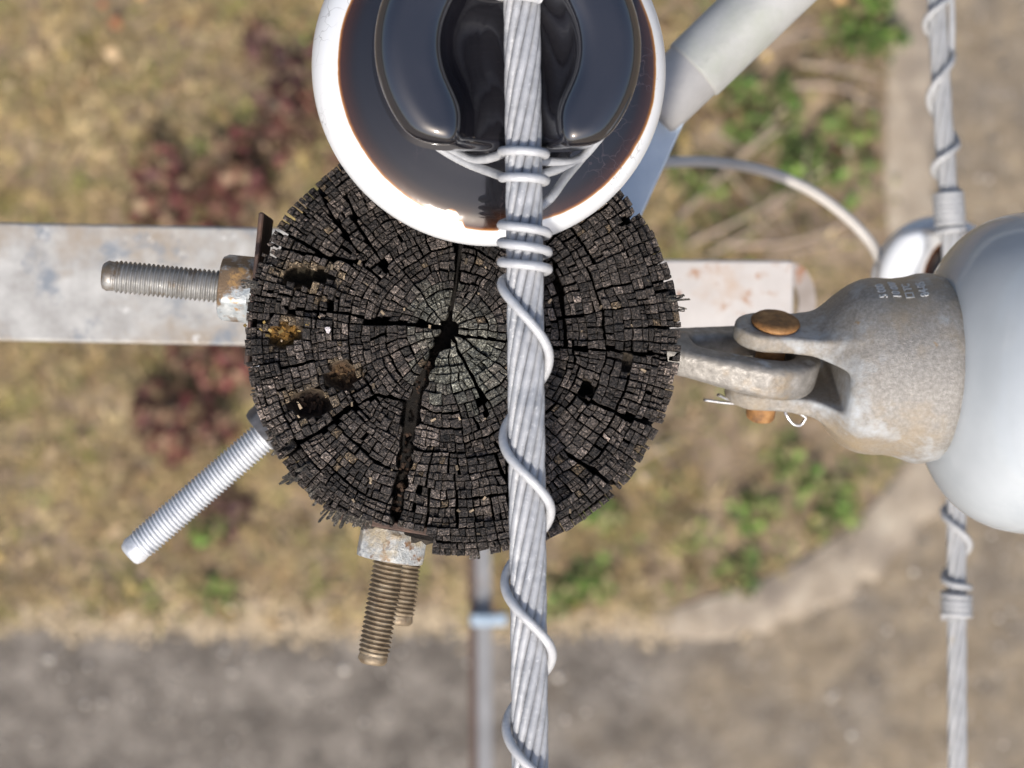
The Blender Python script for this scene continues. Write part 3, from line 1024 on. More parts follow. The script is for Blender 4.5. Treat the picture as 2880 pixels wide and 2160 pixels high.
def build_blocks():
    blocks = []
    for (t0, t1, a0, a1, g, cl) in cells:
        tm, am = (t0 + t1) / 2, (a0 + a1) / 2
        Rm = float(rim(am))
        outer = t1 >= 0.999
        r0, r1 = t0 * Rm + g[0], t1 * Rm - g[1]
        if outer:
            r1 += rr_.choice((-2.6, -0.5, -0.3, 0, 0.1, 0.2)) * rr_.random()
        if r1 - r0 < 0.5: continue
        h0, h1 = g[2] / max(r0, 1.5), g[3] / max(r0, 1.5)
        b0, b1 = a0 + h0, a1 - h1
        if (b1 - b0) * (r0 + r1) / 2 < 0.5: continue
        n = 3
        aa = np.linspace(b0, b1, n)
        lo = np.stack([r0 * np.cos(aa), r0 * np.sin(aa)], 1)
        hi = np.stack([r1 * np.cos(aa), r1 * np.sin(aa)], 1)[::-1]
        e1 = (lo[-1] + hi[0]) / 2; e2 = (lo[0] + hi[-1]) / 2
        pts = np.vstack([lo, e1, hi, e2]) + PITHm          # 8 points, counter-clockwise reversed below
        blocks.append((pts[::-1], tm, am, outer, cl, pts.mean(0)))
    P0 = np.array([b[0] for b in blocks])                  # (n, 8, 2)
    x, y = P0[..., 0], P0[..., 1]
    # organic warp
    wx = 2.6 * fbm(x / 21, y / 21, 1) + 0.55 * vn(x / 4.2, y / 4.2, 2)
    wy = 2.6 * fbm(x / 21, y / 21, 31) + 0.55 * vn(x / 4.2, y / 4.2, 32)
    fade = np.clip(1 - (np.hypot(x - PCm[0], y - PCm[1]) / 86) ** 6, 0.25, 1)
    x = x + wx * fade + rng.normal(0, 0.10, x.shape); y = y + wy * fade + rng.normal(0, 0.10, y.shape)
    cx, cy = x.mean(1), y.mean(1)
    keep = np.ones(len(blocks), bool)
    for pl, hw in cracks:
        d, s, w, nx, ny = crack_dist(cx, cy, pl, hw)
        keep &= d > w * 0.75
        dv, sv, wv, nvx, nvy = crack_dist(x, y, pl, hw)
        side = s[:, None]
        pen = np.where(sv == side, wv - dv, wv + dv) * ((dv < wv) | ((sv != side) & (dv < 3)))
        pen = np.clip(pen, 0, 2.2)
        x = x + nvx * side * pen; y = y + nvy * side * pen
    e, k = pit_field(cx, cy)
    keep &= e > 0.86
    # small random losses
    keep &= rng.random(len(blocks)) > 0.002
    # flat seat sawn for the plate of the lower bolt
    (ax_, ay_), (bx_, by_) = mm(925, 1436), mm(1222, 1508)
    tx, ty = bx_ - ax_, by_ - ay_
    Ls = math.hypot(tx, ty); tx /= Ls; ty /= Ls
    along = (x - ax_) * tx + (y - ay_) * ty
    below = -((x - ax_) * -ty + (y - ay_) * tx) + rng.normal(0, 0.25, x.shape)
    cut = (along > -1) & (along < Ls) & (below > 0)
    keep &= ~(cut.mean(1) > 0.7)
    x = np.where(cut, x - ty * below, x); y = np.where(cut, y + tx * below, y)
    x, y, cx, cy, e, k = x[keep], y[keep], cx[keep], cy[keep], e[keep], k[keep]
    tm = np.array([b[1] for b in blocks])[keep]; outer = np.array([b[3] for b in blocks])[keep]
    n = len(x)
    CL = np.array([b[4] for b in blocks])[keep]
    # heights (mm)
    ro = np.hypot(cx - PCm[0], cy - PCm[1]) / 89.0
    hh = 1.3 * fbm(cx / 14, cy / 14, 51) + 0.7 * vn(cx / 5, cy / 5, 52) + rng.normal(0, 0.16, n)
    hh += CL[:, 0]
    hh -= 5.5 * np.clip((ro - 0.90) / 0.1, 0, 1.2) ** 2
    hh -= np.clip(1.30 - e, 0, 1) * 5.0
    dc = crack_dist(cx, cy, *cracks[0])[0]
    hh -= 1.6 * np.exp(-dc / 2.5) * rng.random(n)
    hh -= (rng.random(n) < 0.03) * rng.uniform(0.4, 1.6, n)
    # colour (linear albedo)
    base = np.array((0.053, 0.0430, 0.0365))
    col = base * np.exp(rng.normal(0, 0.38, (n, 1))) * (1 + 0.35 * fbm(cx / 9, cy / 9, 61))[:, None]
    col *= np.where(rng.random(n) < 0.10, 1.6, 1.0)[:, None]
    col *= CL[:, 3:4]
    dp = np.hypot(cx - PITHm[0], cy - PITHm[1])
    ang = np.arctan2(cy - PITHm[1], cx - PITHm[0])
    reach = 24 + 9 * np.cos(ang - math.radians(-62)) + 5 * np.cos(2 * ang - math.radians(-120))
    l = np.clip((reach - dp) / 15.0 + 0.75 * fbm(cx / 4.5, cy / 4.5, 71), 0, 0.9)
    lich = np.array((0.150, 0.150, 0.122)) * np.exp(rng.normal(0, 0.16, (n, 1)))
    col = col * (1 - l[:, None]) + lich * l[:, None]
    pale = np.clip((15 - dp) / 9, 0, 1)[:, None] * (cx > PITHm[0] - 4)[:, None] * 0.75
    col = col * (1 - pale) + np.array((0.205, 0.19, 0.155)) * np.exp(rng.normal(0, 0.15, (n, 1))) * pale
    # a mossy sector down the left bank of the big check
    d2 = np.hypot(cx - mm(1165, 1130)[0], (cy - mm(1165, 1130)[1]) * 0.6)
    l2 = np.clip(0.55 - dc / 7, 0, 1) * (fbm(cx / 4, cy / 4, 77) > -0.1)
    col = col * (1 - 0.6 * l2[:, None]) + np.array((0.085, 0.08, 0.055)) * 0.6 * l2[:, None]
    tan = np.clip(1.45 - e, 0, 1) * 1.3 * (rng.random(n) < np.where(cy > np.array([mm(p_[0], p_[1])[1] for p_ in pits])[k], 0.85, 0.15)) * np.isin(k, (0, 1, 2, 3))  # tan fibre rims; sun on the pits' upper walls is put into the colour
    col = col * (1 - np.clip(tan, 0, 1)[:, None]) + np.array((0.23, 0.17, 0.10)) * np.clip(tan, 0, 1)[:, None]
    brown = (rng.random(n) < 0.015)
    col[brown] = np.array((0.11, 0.08, 0.05))
    # geometry: 8-gon base, 8-gon shoulder, inset 8-gon top, centre
    cen = np.stack([cx, cy], 1)[:, None]
    xy = np.stack([x, y], 2)
    size = np.linalg.norm(xy - cen, axis=2).mean(1)
    ins = np.clip(0.34 / size, 0.06, 0.30)[:, None, None]
    tiltv = rng.normal(0, 0.11, (n, 2)) + CL[:, 1:3]
    rel = (xy - cen)
    tz = (rel * tiltv[:, None]).sum(2)
    top = cen + rel * (1 - ins)
    zt = hh[:, None] + tz + rng.normal(0, 0.10, (n, 8))
    zs = zt - 0.42 - 0.2 * rng.random((n, 8))
    zb = np.where(outer, -28.0, -25.0)[:, None] + np.zeros((n, 8))
    outw = np.where(outer, 1.0, 1.0)
    v = np.zeros((n, 33, 3))
    v[:, 0:8, :2] = cen + rel * 0.97; v[:, 0:8, 2] = zb
    v[:, 8:16, :2] = xy; v[:, 8:16, 2] = zs
    v[:, 16:24, :2] = top; v[:, 16:24, 2] = zt
    v[:, 24, :2] = cen[:, 0] + rng.normal(0, 0.15, (n, 2)); v[:, 24, 2] = hh + rng.normal(0.14, 0.14, n)
    v[:, 25:33, :2] = cen + rel * (1 - ins) * 0.52 + rng.normal(0, 0.12, (n, 8, 2))
    v[:, 25:33, 2] = hh[:, None] + tz * 0.52 + rng.normal(0.10, 0.22, (n, 8))
    v *= 1e-3
    v[..., 2] += H
    q = []; t = []
    for i in range(8):
        j = (i + 1) % 8
        q.append((j, i, 8 + i, 8 + j)); q.append((8 + j, 8 + i, 16 + i, 16 + j))
        q.append((16 + j, 16 + i, 25 + i, 25 + j)); t.append((25 + j, 25 + i, 24))
    q = np.array(q); t = np.array(t)
    area = np.abs(0.5 * ((x * np.roll(y, -1, 1) - np.roll(x, -1, 1) * y).sum(1)))
    # hide those under the insulator from the count of the largest
    vis = area * np.where(np.hypot(cx - mm(1380, 190)[0], cy - mm(1380, 190)[1]) < 74, 0.0, 1.0)
    order = np.argsort(-vis)
    big, rest = order[:300], order[300:]
    for i in big:
        obj('wood_block', v[i], [q, t], M['wood'], pole, False, np.repeat(col[i][None], 33, 0))
    m = len(rest)
    vv = v[rest].reshape(-1, 3)
    off = (np.arange(m) * 33)[:, None, None]
    o = obj('end_grain', vv, [(q[None] + off).reshape(-1, 4), (t[None] + off).reshape(-1, 3)], M['wood'], pole, False, np.repeat(col[rest], 33, 0))
    o['kind'] = 'stuff'


build_blocks()

# shaft of the pole with fissured sides
nth, zz = 240, np.concatenate([np.array([-0.0240, -0.0245, -0.028, -0.05, -0.1, -0.2, -0.4, -0.8]), np.linspace(-1.3, -H, 14)])
th = np.linspace(0, 2 * math.pi, nth, endpoint=False)
sv = []
for z in zz:
    R = (PR - 0.0025) + 0.0042 * (-z)
    rj = R + 0.0016 * vn(th * 30, 0 * th + z * 0.8, 4) - 0.003 * np.clip(vn(th * 14, 0 * th + z * 0.3, 8) - 0.45, 0, 1)
    if z > -0.0242: rj = rj - 0.003
    sv.append(np.stack([PC[0] + rj * np.cos(th), PC[1] + rj * np.sin(th), 0 * th + H + z], 1))
sv = np.vstack(sv)
obj('shaft', sv, grid(len(zz), nth, False, True), M['pole_side'], pole)
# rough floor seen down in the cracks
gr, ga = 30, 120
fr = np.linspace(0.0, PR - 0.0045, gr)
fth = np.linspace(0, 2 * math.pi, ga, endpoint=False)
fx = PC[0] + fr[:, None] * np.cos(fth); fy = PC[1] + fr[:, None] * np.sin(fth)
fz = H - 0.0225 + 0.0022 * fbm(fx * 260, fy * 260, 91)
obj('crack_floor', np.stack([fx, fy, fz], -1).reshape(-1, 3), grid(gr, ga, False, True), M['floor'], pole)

# rotten knot holes
for i, (px, py, rx, ry, dp, c) in enumerate(pits):
    cx, cy = mm(px, py)
    rads = np.array([0.02, 0.3, 0.55, 0.78, 0.92, 1.03, 1.22]); dep = np.array([-1, -1, -1.0, -0.92, -0.65, -0.3, -0.7]) * (dp + 2)
    a = np.linspace(0, 2 * math.pi, 40, endpoint=False)
    x = cx + rads[:, None] * np.cos(a) * rx / K * 1e3; y = cy + rads[:, None] * np.sin(a) * ry / K * 1e3
    x = x + 1.0 * vn(x / 3, y / 3, 5); y = y + 1.0 * vn(x / 3, y / 3, 6)
    z = dep[:, None] - 0.6 + 0.7 * vn(x / 1.5, y / 1.5, 7 + i)
    cc = np.array(c)[None, None] * (0.7 + 0.5 * (1 + fbm(x / 2.2, y / 2.2, 12)))[..., None]
    edge_c = np.array((0.075, 0.056, 0.038)) if i in (0, 1, 2, 3) else np.array((0.05, 0.04, 0.03))
    f = np.clip((rads - 0.7) / 0.3, 0, 1)[:, None, None]
    cc = cc * (1 - f) + edge_c * f
    obj('knot_hole', np.stack([x, y, z], -1).reshape(-1, 3) * 1e-3 + np.array((0, 0, H)), grid(len(rads), 40, False, True), M['pit'], pole, True, cc.reshape(-1, 3))

# splinters along the broken edge
for (px, py, ang, L, w, dz) in [
    (802, 1262, 218, 12, 4.5, -7), (780, 1225, 205, 9, 4, -6), (832, 1332, 212, 15, 4.2, -11), (858, 1330, 215, 9, 5, -4), (905, 1388, 225, 13, 3.4, -9), (935, 1420, 232, 18, 2.6, -12),
    (955, 1432, 238, 15, 4.5, -9), (985, 1446, 245, 14, 4.2, -8), (1010, 1460, 248, 10, 4, -7), (885, 1372, 222, 9, 4, -5),
    (1905, 838, 8, 9, 2.4, -4), (1900, 868, -6, 8, 1.6, -7), (700, 800, 176, 8, 3.2, -6), (1335, 1556, 266, 6, 3.2, -8), (730, 1105, 190, 7, 3, -5), (1035, 1468, 255, 9, 3, -9)]:
    c0 = P(px, py, dz / 1e3)
    a = math.radians(ang)
    d = np.array((math.cos(a), math.sin(a), -0.35)); d /= np.linalg.norm(d)
    s = np.array((-math.sin(a), math.cos(a), 0.0)); u = np.cross(d, s)
    ac = Acc()
    for m_k in range(3):
        off = (m_k - 1) * w * 0.33e-3
        b = c0 - d * 0.005 + s * off
        e = c0 + d * (L * rng.uniform(0.25, 0.62) * 1e-3) + s * (off * rng.uniform(0.8, 1.6)) + u * rng.normal(0, 0.0008)
        vs = []
        for k, (f, sc) in enumerate(((0, 1), (0.6, 0.95), (0.93, 0.8), (1.0, 0.45))):
            pp = b + (e - b) * f + s * rng.normal(0, 0.0002) + u * rng.normal(0, 0.0002)
            for (i, j) in ((-1, -1), (1, -1), (1.05, 1), (-0.9, 1.0)):
                vs.append(pp + s * i * w * 0.2e-3 * sc + u * j * w * 0.26e-3 * sc + rng.normal(0, 0.00012, 3))
        ac.add(np.array(vs), grid(4, 4, False, True).tolist() + [(0, 1, 2, 3), (15, 14, 13, 12)], None, np.array((0.075, 0.066, 0.054)) * rng.uniform(0.4, 1.6))
    ac.build('splinter', M['wood'], pole, False)


# crumbs lying in the holes and on the end grain
def crumbs():
    ac = Acc()

    def chip(px, py, z, sz, c, thin=0.25):
        b = P(px, py, z)
        a = rng.uniform(0, 6.28); el = rng.uniform(1.0, 2.6)
        d = np.array((math.cos(a), math.sin(a), rng.normal(0, 0.12))); s = np.array((-math.sin(a), math.cos(a), rng.normal(0, 0.12)))
        v, q, t = bevel_box(b, d, s, np.array((0, 0, 1.0)), sz * el * 0.5, sz * 0.5, sz * thin, sz * 0.08)
        ac.add(v + rng.normal(0, sz * 0.10, v.shape), q, t, c)
    for k in range(60):
        chip(795 + rng.normal(0, 17), 940 + rng.normal(0, 14), -0.0085 + rng.uniform(0, 0.0012), rng.uniform(0.0007, 0.0017), np.array((0.17, 0.09, 0.02)) * rng.uniform(0.15, 1.3))
    for k in range(9):
        chip(780 + rng.normal(0, 40), 915 + rng.normal(0, 14), 0.0006, rng.uniform(0.0006, 0.0012), np.array((0.28, 0.19, 0.06)) * rng.uniform(0.4, 1.2))
    for k in range(30):
        chip(962 + rng.normal(0, 22), 1060 + rng.normal(0, 17), -0.0096 + rng.uniform(0, 0.001), rng.uniform(0.0006, 0.0014), np.array((0.10, 0.06, 0.028)) * rng.uniform(0.15, 1.4))
    for k in range(22):
        chip(872 + rng.normal(0, 28), 1138 + rng.normal(0, 18), -0.0116 + rng.uniform(0, 0.001), rng.uniform(0.0006, 0.0016), np.array((0.045, 0.026, 0.016)) * rng.uniform(0.3, 1.6))
    for k in range(34):
        u = rng.random()
        i = rng.integers(6, 11)
        p = crack_px[i] + (crack_px[i - 1] - crack_px[i]) * u
        chip(p[0] + rng.normal(0, 10), p[1] + rng.normal(0, 8), -0.020 + rng.uniform(0, 0.013), rng.uniform(0.0005, 0.0014), np.array((0.06, 0.036, 0.024)) * rng.uniform(0.2, 1.6))
    for k in range(60):
        a = rng.uniform(0, 6.28); r = 560 * math.sqrt(rng.random())
        chip(1300 + r * math.cos(a), 968 + r * math.sin(a), 0.0008, rng.uniform(0.0004, 0.0010), np.array((0.22, 0.17, 0.115)) * rng.uniform(0.3, 1.5), 0.2)
    o = ac.build('wood_crumbs', M['chips'], smooth=False)
    tag(o, 'yellowish and brown wood crumbs lying in the holes of the pole top', 'wood crumbs', kind='stuff')
    ac2 = Acc()
    b = P(921, 928, 0.0014)
    a = np.sort(rng.uniform(0, 6.28, 11)); r = rng.uniform(0.0011, 0.0019, 11)
    ring = np.stack([b[0] + r * np.cos(a), b[1] + r * np.sin(a), b[2] + rng.normal(0, 0.0002, 11)], 1)
    v = np.vstack([ring, ring - np.array((0, 0, 0.0006)), b + np.array((0, 0, 0.0005)), b - np.array((0, 0, 0.0007))])
    t = []
    for i in range(11):
        j = (i + 1) % 11
        t += [(i, j, 22), (11 + j, 11 + i, 23), (i, 11 + i, j), (j, 11 + i, 11 + j)]
    ac2.add(v, None, t, (0.62, 0.57, 0.57))
    tag(ac2.build('lichen_flake', M['chips'], smooth=False), 'small white flake lying on the dark pole top left of centre', 'flake')


crumbs()

# ------------------------------------------------------------------ bolts through the pole
def thread(base, tip, R, pitch=0.002, depth=0.0013, plain=0.0035, seg=28):
    base = np.asarray(base); tip = np.asarray(tip)
    L = np.linalg.norm(tip - base)
    a, u, w = basis(tip - base, (0.1, 0.2, 1))
    per = 8
    n = int(L / pitch * per)
    s = np.linspace(0, L - plain, n)
    th = np.linspace(0, 2 * math.pi, seg, endpoint=False)
    ph = (s[:, None] / pitch + th[None] / (2 * math.pi)) % 1.0
    tri = np.clip(np.abs(ph * 2 - 1) * 1.25 - 0.12, 0, 1)
    tri = tri ** 1.1
    r = R - depth * tri
    end = np.clip((L - plain - s) / (pitch * 1.5), 0, 1)[:, None]
    r = (R - depth * 0.6) * (1 - end) + r * end
    rows = [base + s[:, None, None] * a + r[..., None] * (np.cos(th)[None, :, None] * u + np.sin(th)[None, :, None] * w)]
    for (ss, k) in ((L - plain * 0.55, 0.93), (L - plain * 0.1, 0.78), (L, 0.66), (L + 0.0001, 0.3), (L - 0.0002, 0.02)):
        rk = R * k * (1 + 0.03 * np.sin(3 * th + k * 9))
        rows.append((base + ss * a + rk[:, None] * (np.cos(th)[:, None] * u + np.sin(th)[:, None] * w))[None])
    v = np.concatenate(rows, 0)
    return v.reshape(-1, 3), grid(len(v), seg, False, True)


def hex_nut(c0, axis, thick, rc, rin, rot=0.0, soft=0.0012):
    """hexagonal nut from c0 along axis; rc = corner radius"""
    a, u, w = basis(axis, (0, 0, 1))
    seg = 96
    th = np.linspace(0, 2 * math.pi, seg, endpoint=False)
    ap = rc * math.cos(math.pi / 6)
    ph = ((th + rot) % (math.pi / 3)) - math.pi / 6
    hexr = ap / np.cos(ph)
    # rounded corners
    hexr = -np.log(np.exp(-hexr / soft) + math.exp(-rc * 0.985 / soft)) * soft
    rows = []
    for (s, cone) in ((0.0, rin), (0.0, ap * 0.93), (0.0004, ap * 0.985), (0.0022, rc * 0.99), (0.004, rc * 1.2), (thick / 2, rc * 1.2), (thick - 0.004, rc * 1.2),
                      (thick - 0.0022, rc * 0.99), (thick - 0.0004, ap * 0.985), (thick, ap * 0.93), (thick, rin * 1.12), (thick - 0.0012, rin)):
        r = np.minimum(hexr, cone)
        rows.append(np.asarray(c0) + s * a + r[:, None] * (np.cos(th)[:, None] * u + np.sin(th)[:, None] * w))
    v = np.concatenate(rows, 0)
    return v, grid(len(rows), seg, False, True)


def bolt(label, base, tip, R, nut=None, plate=None, mats=('galv', 'nut_a', 'rust_plate'), pitch=0.002, group=None, plain=0.0035, rot=0.3):
    base = np.asarray(base); tip = np.asarray(tip)
    ax = (tip - base) / np.linalg.norm(tip - base)
    e = empty('through_bolt', base, label, 'bolt', group)
    v, q = thread(base, tip, R, pitch, plain=plain)
    obj('threaded_shank', v, q, M[mats[0]], e)
    if nut:
        d, thick, rc = nut
        v, q = hex_nut(base + ax * d, ax, thick, rc, R * 0.98, rot)
        o = obj('nut', v, q, M[mats[1]], e)
        md = o.modifiers.new('edges', 'EDGE_SPLIT'); md.split_angle = math.radians(24)
    if plate:
        d, half, th_, tw = plate[:4]
        hz = plate[4] if len(plate) > 4 else half
        a, u, w = basis(ax, (0, 0, 1))
        ca, sa = math.cos(tw), math.sin(tw)
        u2, w2 = ca * u + sa * w, -sa * u + ca * w
        v, q, t = bevel_box(base + ax * (d - th_ / 2), a, u2, w2, th_ / 2, hz, half, 0.0006)
        obj('washer_plate', v, [np.array(q), np.array(t)], M[mats[2]], e, False)
    return e


BG = 'threaded bolts sticking out of the pole'
# left bolt
zb = -0.046
b0, t0_ = P(770, 822, zb), P(289, 774, zb)
bolt('grey threaded bolt with brown stained nut above the left steel arm', b0, t0_, 0.0071,
     nut=(np.linalg.norm(P(719, 817, zb) - b0), 0.0150, 0.0155), plate=(np.linalg.norm(P(721, 817, zb) - b0), 0.0325, 0.0022, 0.0, 0.021), group=BG, plain=0.004, rot=0.42)
# bright slanting bolt
zb = -0.115
b0, t0_ = P(800, 1176, zb), P(362, 1562, zb)
bolt('bright white zinc bolt slanting down to the lower left', b0, t0_, 0.0073,
     nut=(0.000, 0.0125, 0.0150), mats=('galv_new', 'dark_nut', 'rust_plate'), group=BG, plain=0.006)
# two brown bolts below, one above the other
zb = -0.036
b0, t0_ = P(1118, 1440, zb), P(1046, 1868, zb)
bolt('brown threaded bolt with thick pitted nut, upper one of the pair below', b0, t0_, 0.0069,
     nut=(np.linalg.norm(P(1110, 1484, zb) - b0), 0.0140, 0.0166), plate=(np.linalg.norm(P(1111, 1482, zb) - b0), 0.0225, 0.0035, 0.0, 0.021), mats=('brown_bolt', 'nut_b', 'rust_plate'), group=BG, rot=0.12)
zb = -0.115
b0, t0_ = P(1167, 1400, zb), P(1121, 1757, zb)
bolt('brown threaded bolt half hidden below the other brown bolt', b0, t0_, 0.0069,
     nut=(0.004, 0.0130, 0.0150), plate=(0.003, 0.020, 0.0035, 0.0), mats=('brown_bolt', 'nut_b', 'rust_plate'), group=BG)
# a lower bolt whose whitish nut peeks out left of the pole
zb = -0.27
b0, t0_ = P(790, 1030, zb), P(716, 1024, zb)
bolt('short whitish bolt end just peeking out under the left edge of the pole', b0, t0_, 0.0069,
     nut=(0.004, 0.010, 0.0135), mats=('galv_new', 'galv_new', 'rust_plate'), group=BG)


# ------------------------------------------------------------------ steel arms, brace, strut
def arm(name, label, x0, x1, ya0, yb0, ya1, yb1, z, depth, mat, slot=None):
    """box-section arm between photo columns x0 and x1; (ya, yb) are its upper and lower edges at both ends"""
    A, B = P(x0, (ya0 + yb0) / 2, z), P(x1, (ya1 + yb1) / 2, z)
    hw = (abs(yb0 - ya0) + abs(yb1 - ya1)) / 4 / S(z)
    ax = (B - A) / np.linalg.norm(B - A)
    ay = np.array((-ax[1], ax[0], 0)); az = np.array((0, 0, 1.0))
    L = np.linalg.norm(B - A) / 2
    e = empty(name, A, label, 'crossarm')
    t = 0.0045
    c = (A + B) / 2
    v, q, tr = bevel_box(c - az * t / 2, ax, ay, az, L, hw, t / 2, 0.0014)
    obj('web', v, [np.array(q), np.array(tr)], mat, e, False)
    for s in (-1, 1):
        v, q, tr = bevel_box(c + ay * s * (hw - t / 2) - az * (depth / 2 + t - 0.001), ax, ay, az, L - 0.0005, t / 2 - 0.0003, depth / 2, 0.001)
        obj('flange', v, [np.array(q), np.array(tr)], mat, e, False)
    return e, ax, ay


arm('crossarm', 'wide whitish steel arm running off the left edge', -1500, 820, 596, 924, 640, 975, -0.40, 0.036, M['arm'])
arm('crossarm', 'shorter rust flecked whitish steel arm right of the pole', 1500, 2232, 726, 962, 733, 968, -0.50, 0.036, M['arm_rust'])


def slotted_plate():
    z = -0.62
    A = P(2150, 850, z); s = S(z)
    hx, hy = 195 / s, 118 / s
    # ring-ended plate with an arched slot
    cx, cy = P(2310, 850, z)[:2]
    a = np.linspace(-math.pi / 2, math.pi / 2, 17)
    rO = 112 / s; rI = 62 / s
    ox = np.concatenate([[P(1700, 850, z)[0]], cx - 0.02 + 0.62 * rO * np.cos(a), [P(1700, 850, z)[0]]])
    oy = np.concatenate([[cy - rO], cy + rO * np.sin(a), [cy + rO]])
    ix = np.concatenate([[cx - 0.048], cx - 0.024 + 0.62 * rI * np.cos(a), [cx - 0.048]])
    iy = np.concatenate([[cy - rI], cy + rI * np.sin(a), [cy + rI]])
    v = []
    for zz_ in (0, -0.006):
        v.append(np.stack([ox, oy, 0 * ox + H + z + zz_], 1)); v.append(np.stack([ix, iy, 0 * ix + H + z + zz_], 1))
    v = np.vstack(v)
    n = len(ox)
    q = []
    for i in range(n):
        j = (i + 1) % n
        q += [(i, j, n + j, n + i), (2 * n + j, 2 * n + i, 3 * n + i, 3 * n + j), (j, i, 2 * n + i, 2 * n + j), (n + i, n + j, 3 * n + j, 3 * n + i)]
    tag(obj('slotted_plate', v, [np.array(q)], M['arm_dark'], smooth=False), 'dull rusty plate with an arched slot just past the right arm end', 'steel plate')


slotted_plate()


def brace():
    z = -0.22
    d = np.array((0.72, 0.69, 0.0)); d /= np.linalg.norm(d)
    A = P(1950, 198, z); r = 97 / S(z)
    e = empty('pipe_brace', P(1790, 500, z), 'grey galvanised pipe brace with shaded flat end tinted as by blue skylight at the upper right', 'pipe')
    p = A[None] + np.linspace(0, 1.1, 12)[:, None] * d
    nv = np.array((-d[1], d[0], 0)); up = np.array((0, 0, 1.0))
    v, q = lathe([(r * 0.86, -0.001), (r * 0.985, 0.0), (r, 0.0012), (r, 0.2), (r, 0.6), (r, 1.2)], A, d, 72)
    obj('tube', v, q, M['pipe'], e)
    v, q = lathe([(r * 0.5, -0.0305), (r * 0.86, -0.030), (r * 0.925, -0.028), (r * 0.93, -0.02), (r * 0.93, 0.01)], A, d, 72)
    obj('sleeve', v, q, M['pipe_end'], e)
    # flattened bar
    B = P(1800, 540, z) + np.array((-0.02, -0.02, 0))
    L = np.linalg.norm(A - d * 0.024 - B) / 2
    c = (A - d * 0.024 + B) / 2
    ay = np.array((-d[1], d[0], 0))
    dd = (A - d * 0.024 - B); dd /= np.linalg.norm(dd)
    ay = np.array((-dd[1], dd[0], 0))
    v, q, t = bevel_box(c, dd, ay, up, L, 0.0155, 0.004, 0.0012)
    bar = obj('flat_bar', v, [np.array(q), np.array(t)], M['skylit_bar'], e, False)
    v, q, t = bevel_box(c + up * 0.0042 + ay * 0.005, dd, ay, up, L * 0.98, 0.0012, 0.0008, 0.0003)
    obj('rib', v, [np.array(q), np.array(t)], M['skylit_bar'], bar, False)


brace()


def strut():
    z = -3.0
    s = S(z)
    e = empty('steel_strut', P(1360, 1230, z), 'thin blurred steel strut far below running straight down the picture', 'strut')
    A, B = P(1350, 1200, z), P(1366, 3100, z)
    ax = (B - A) / np.linalg.norm(B - A); ay = np.array((-ax[1], ax[0], 0)); az = np.array((0, 0, 1.0))
    c = (A + B) / 2; L = np.linalg.norm(B - A) / 2
    v, q, t = bevel_box(c + ay * 0.004, ax, ay, az, L, 0.0125, 0.003, 0.001)
    obj('top_flange', v, [np.array(q), np.array(t)], M['strut'], e, False)
    v, q, t = bevel_box(c - ay * 0.0150 - az * 0.012, ax, ay, az, L, 0.0062, 0.012, 0.001)
    obj('side_flange', v, [np.array(q), np.array(t)], M['rust_plate'], e, False)
    c2 = P(1375, 1742, z + 0.02)
    v, q, t = bevel_box(c2, ay, ax, az, 0.030, 0.010, 0.012, 0.003)
    cl = obj('clamp', v, [np.array(q), np.array(t)], M['blue_clamp'], e, False)
    v, q = lathe([(0.001, 0.012), (0.009, 0.012), (0.010, 0.008), (0.010, 0.0)], c2 + ay * -0.0 + az * 0.008, az, 6)
    obj('clamp_nut', v, q, M['blue_clamp'], cl, False)


strut()

cz = -0.62
cp = catmull([P(1700, 480, cz), P(1860, 458, cz), P(2000, 456, cz), P(2140, 478, cz), P(2270, 530, cz), P(2370, 600, cz), P(2440, 670, cz), P(2475, 730, cz), P(2495, 800, cz - 0.01), P(2505, 900, cz - 0.04)], 12)
v, q, t = tube(cp, 15.5 / S(cz), 14)
tag(obj('cable', v, [q, np.array(t)], M['cable']), 'thin off white cable curving from the pole to the small white insulator', 'cable')


# ------------------------------------------------------------------ stranded conductors
def conductor(label, pts, R, n, mat, lay=0.16, hand=1, name='conductor', seg=8, step=0.006):
    """pts: centre line control points. Every outer strand is a part of its own round a core"""
    c = np.asarray(pts, float)
    d = np.linalg.norm(np.diff(c, axis=0), axis=1)
    s = np.concatenate(([0], np.cumsum(d)))
    m = int(s[-1] / step)
    ss = np.linspace(0, s[-1], m)
    cl = np.stack([np.interp(ss, s, c[:, k]) for k in range(3)], 1)
    e = empty(name, c[0], label, 'conductor')
    rs = R / (1 + 1 / math.sin(math.pi / n)) * 1.02
    rc = R - rs
    t, nn, b = frames(cl)
    for k in range(n):
        ph = hand * 2 * math.pi * ss / lay + 2 * math.pi * k / n
        p = cl + rc * (np.cos(ph)[:, None] * nn + np.sin(ph)[:, None] * b)
        v, q, tr = tube(p, rs, seg)
        obj('strand', v, [q, np.array(tr)], mat, e)
    v, q, tr = tube(cl, rc - rs * 0.6, 10)
    obj('core', v, [q, np.array(tr)], mat, e)
    return cl


zc = 0.080
CA, CB = P(1468, 0, zc), P(1491, 2160, zc)
cd_ = (CB - CA) / (CB[1] - CA[1])        # per metre of y


def cond_at(y):
    return CA + (y - CA[1]) * cd_


ys = np.linspace(2.4, -2.4, 60)
cpts = np.array([cond_at(y) - np.array((0, 0, 0.012)) * (abs(y - 0.126)) ** 1.6 for y in ys])
RC = 0.0071
conductor('pale grey stranded conductor crossing the pole top from top to bottom', cpts, RC, 10, M['alu'], 0.150, 1)

# ------------------------------------------------------------------ tie wires on the main conductor
RW = 0.00182


def py_y(py, z=zc):
    return (1080.0 - py) / S(z)


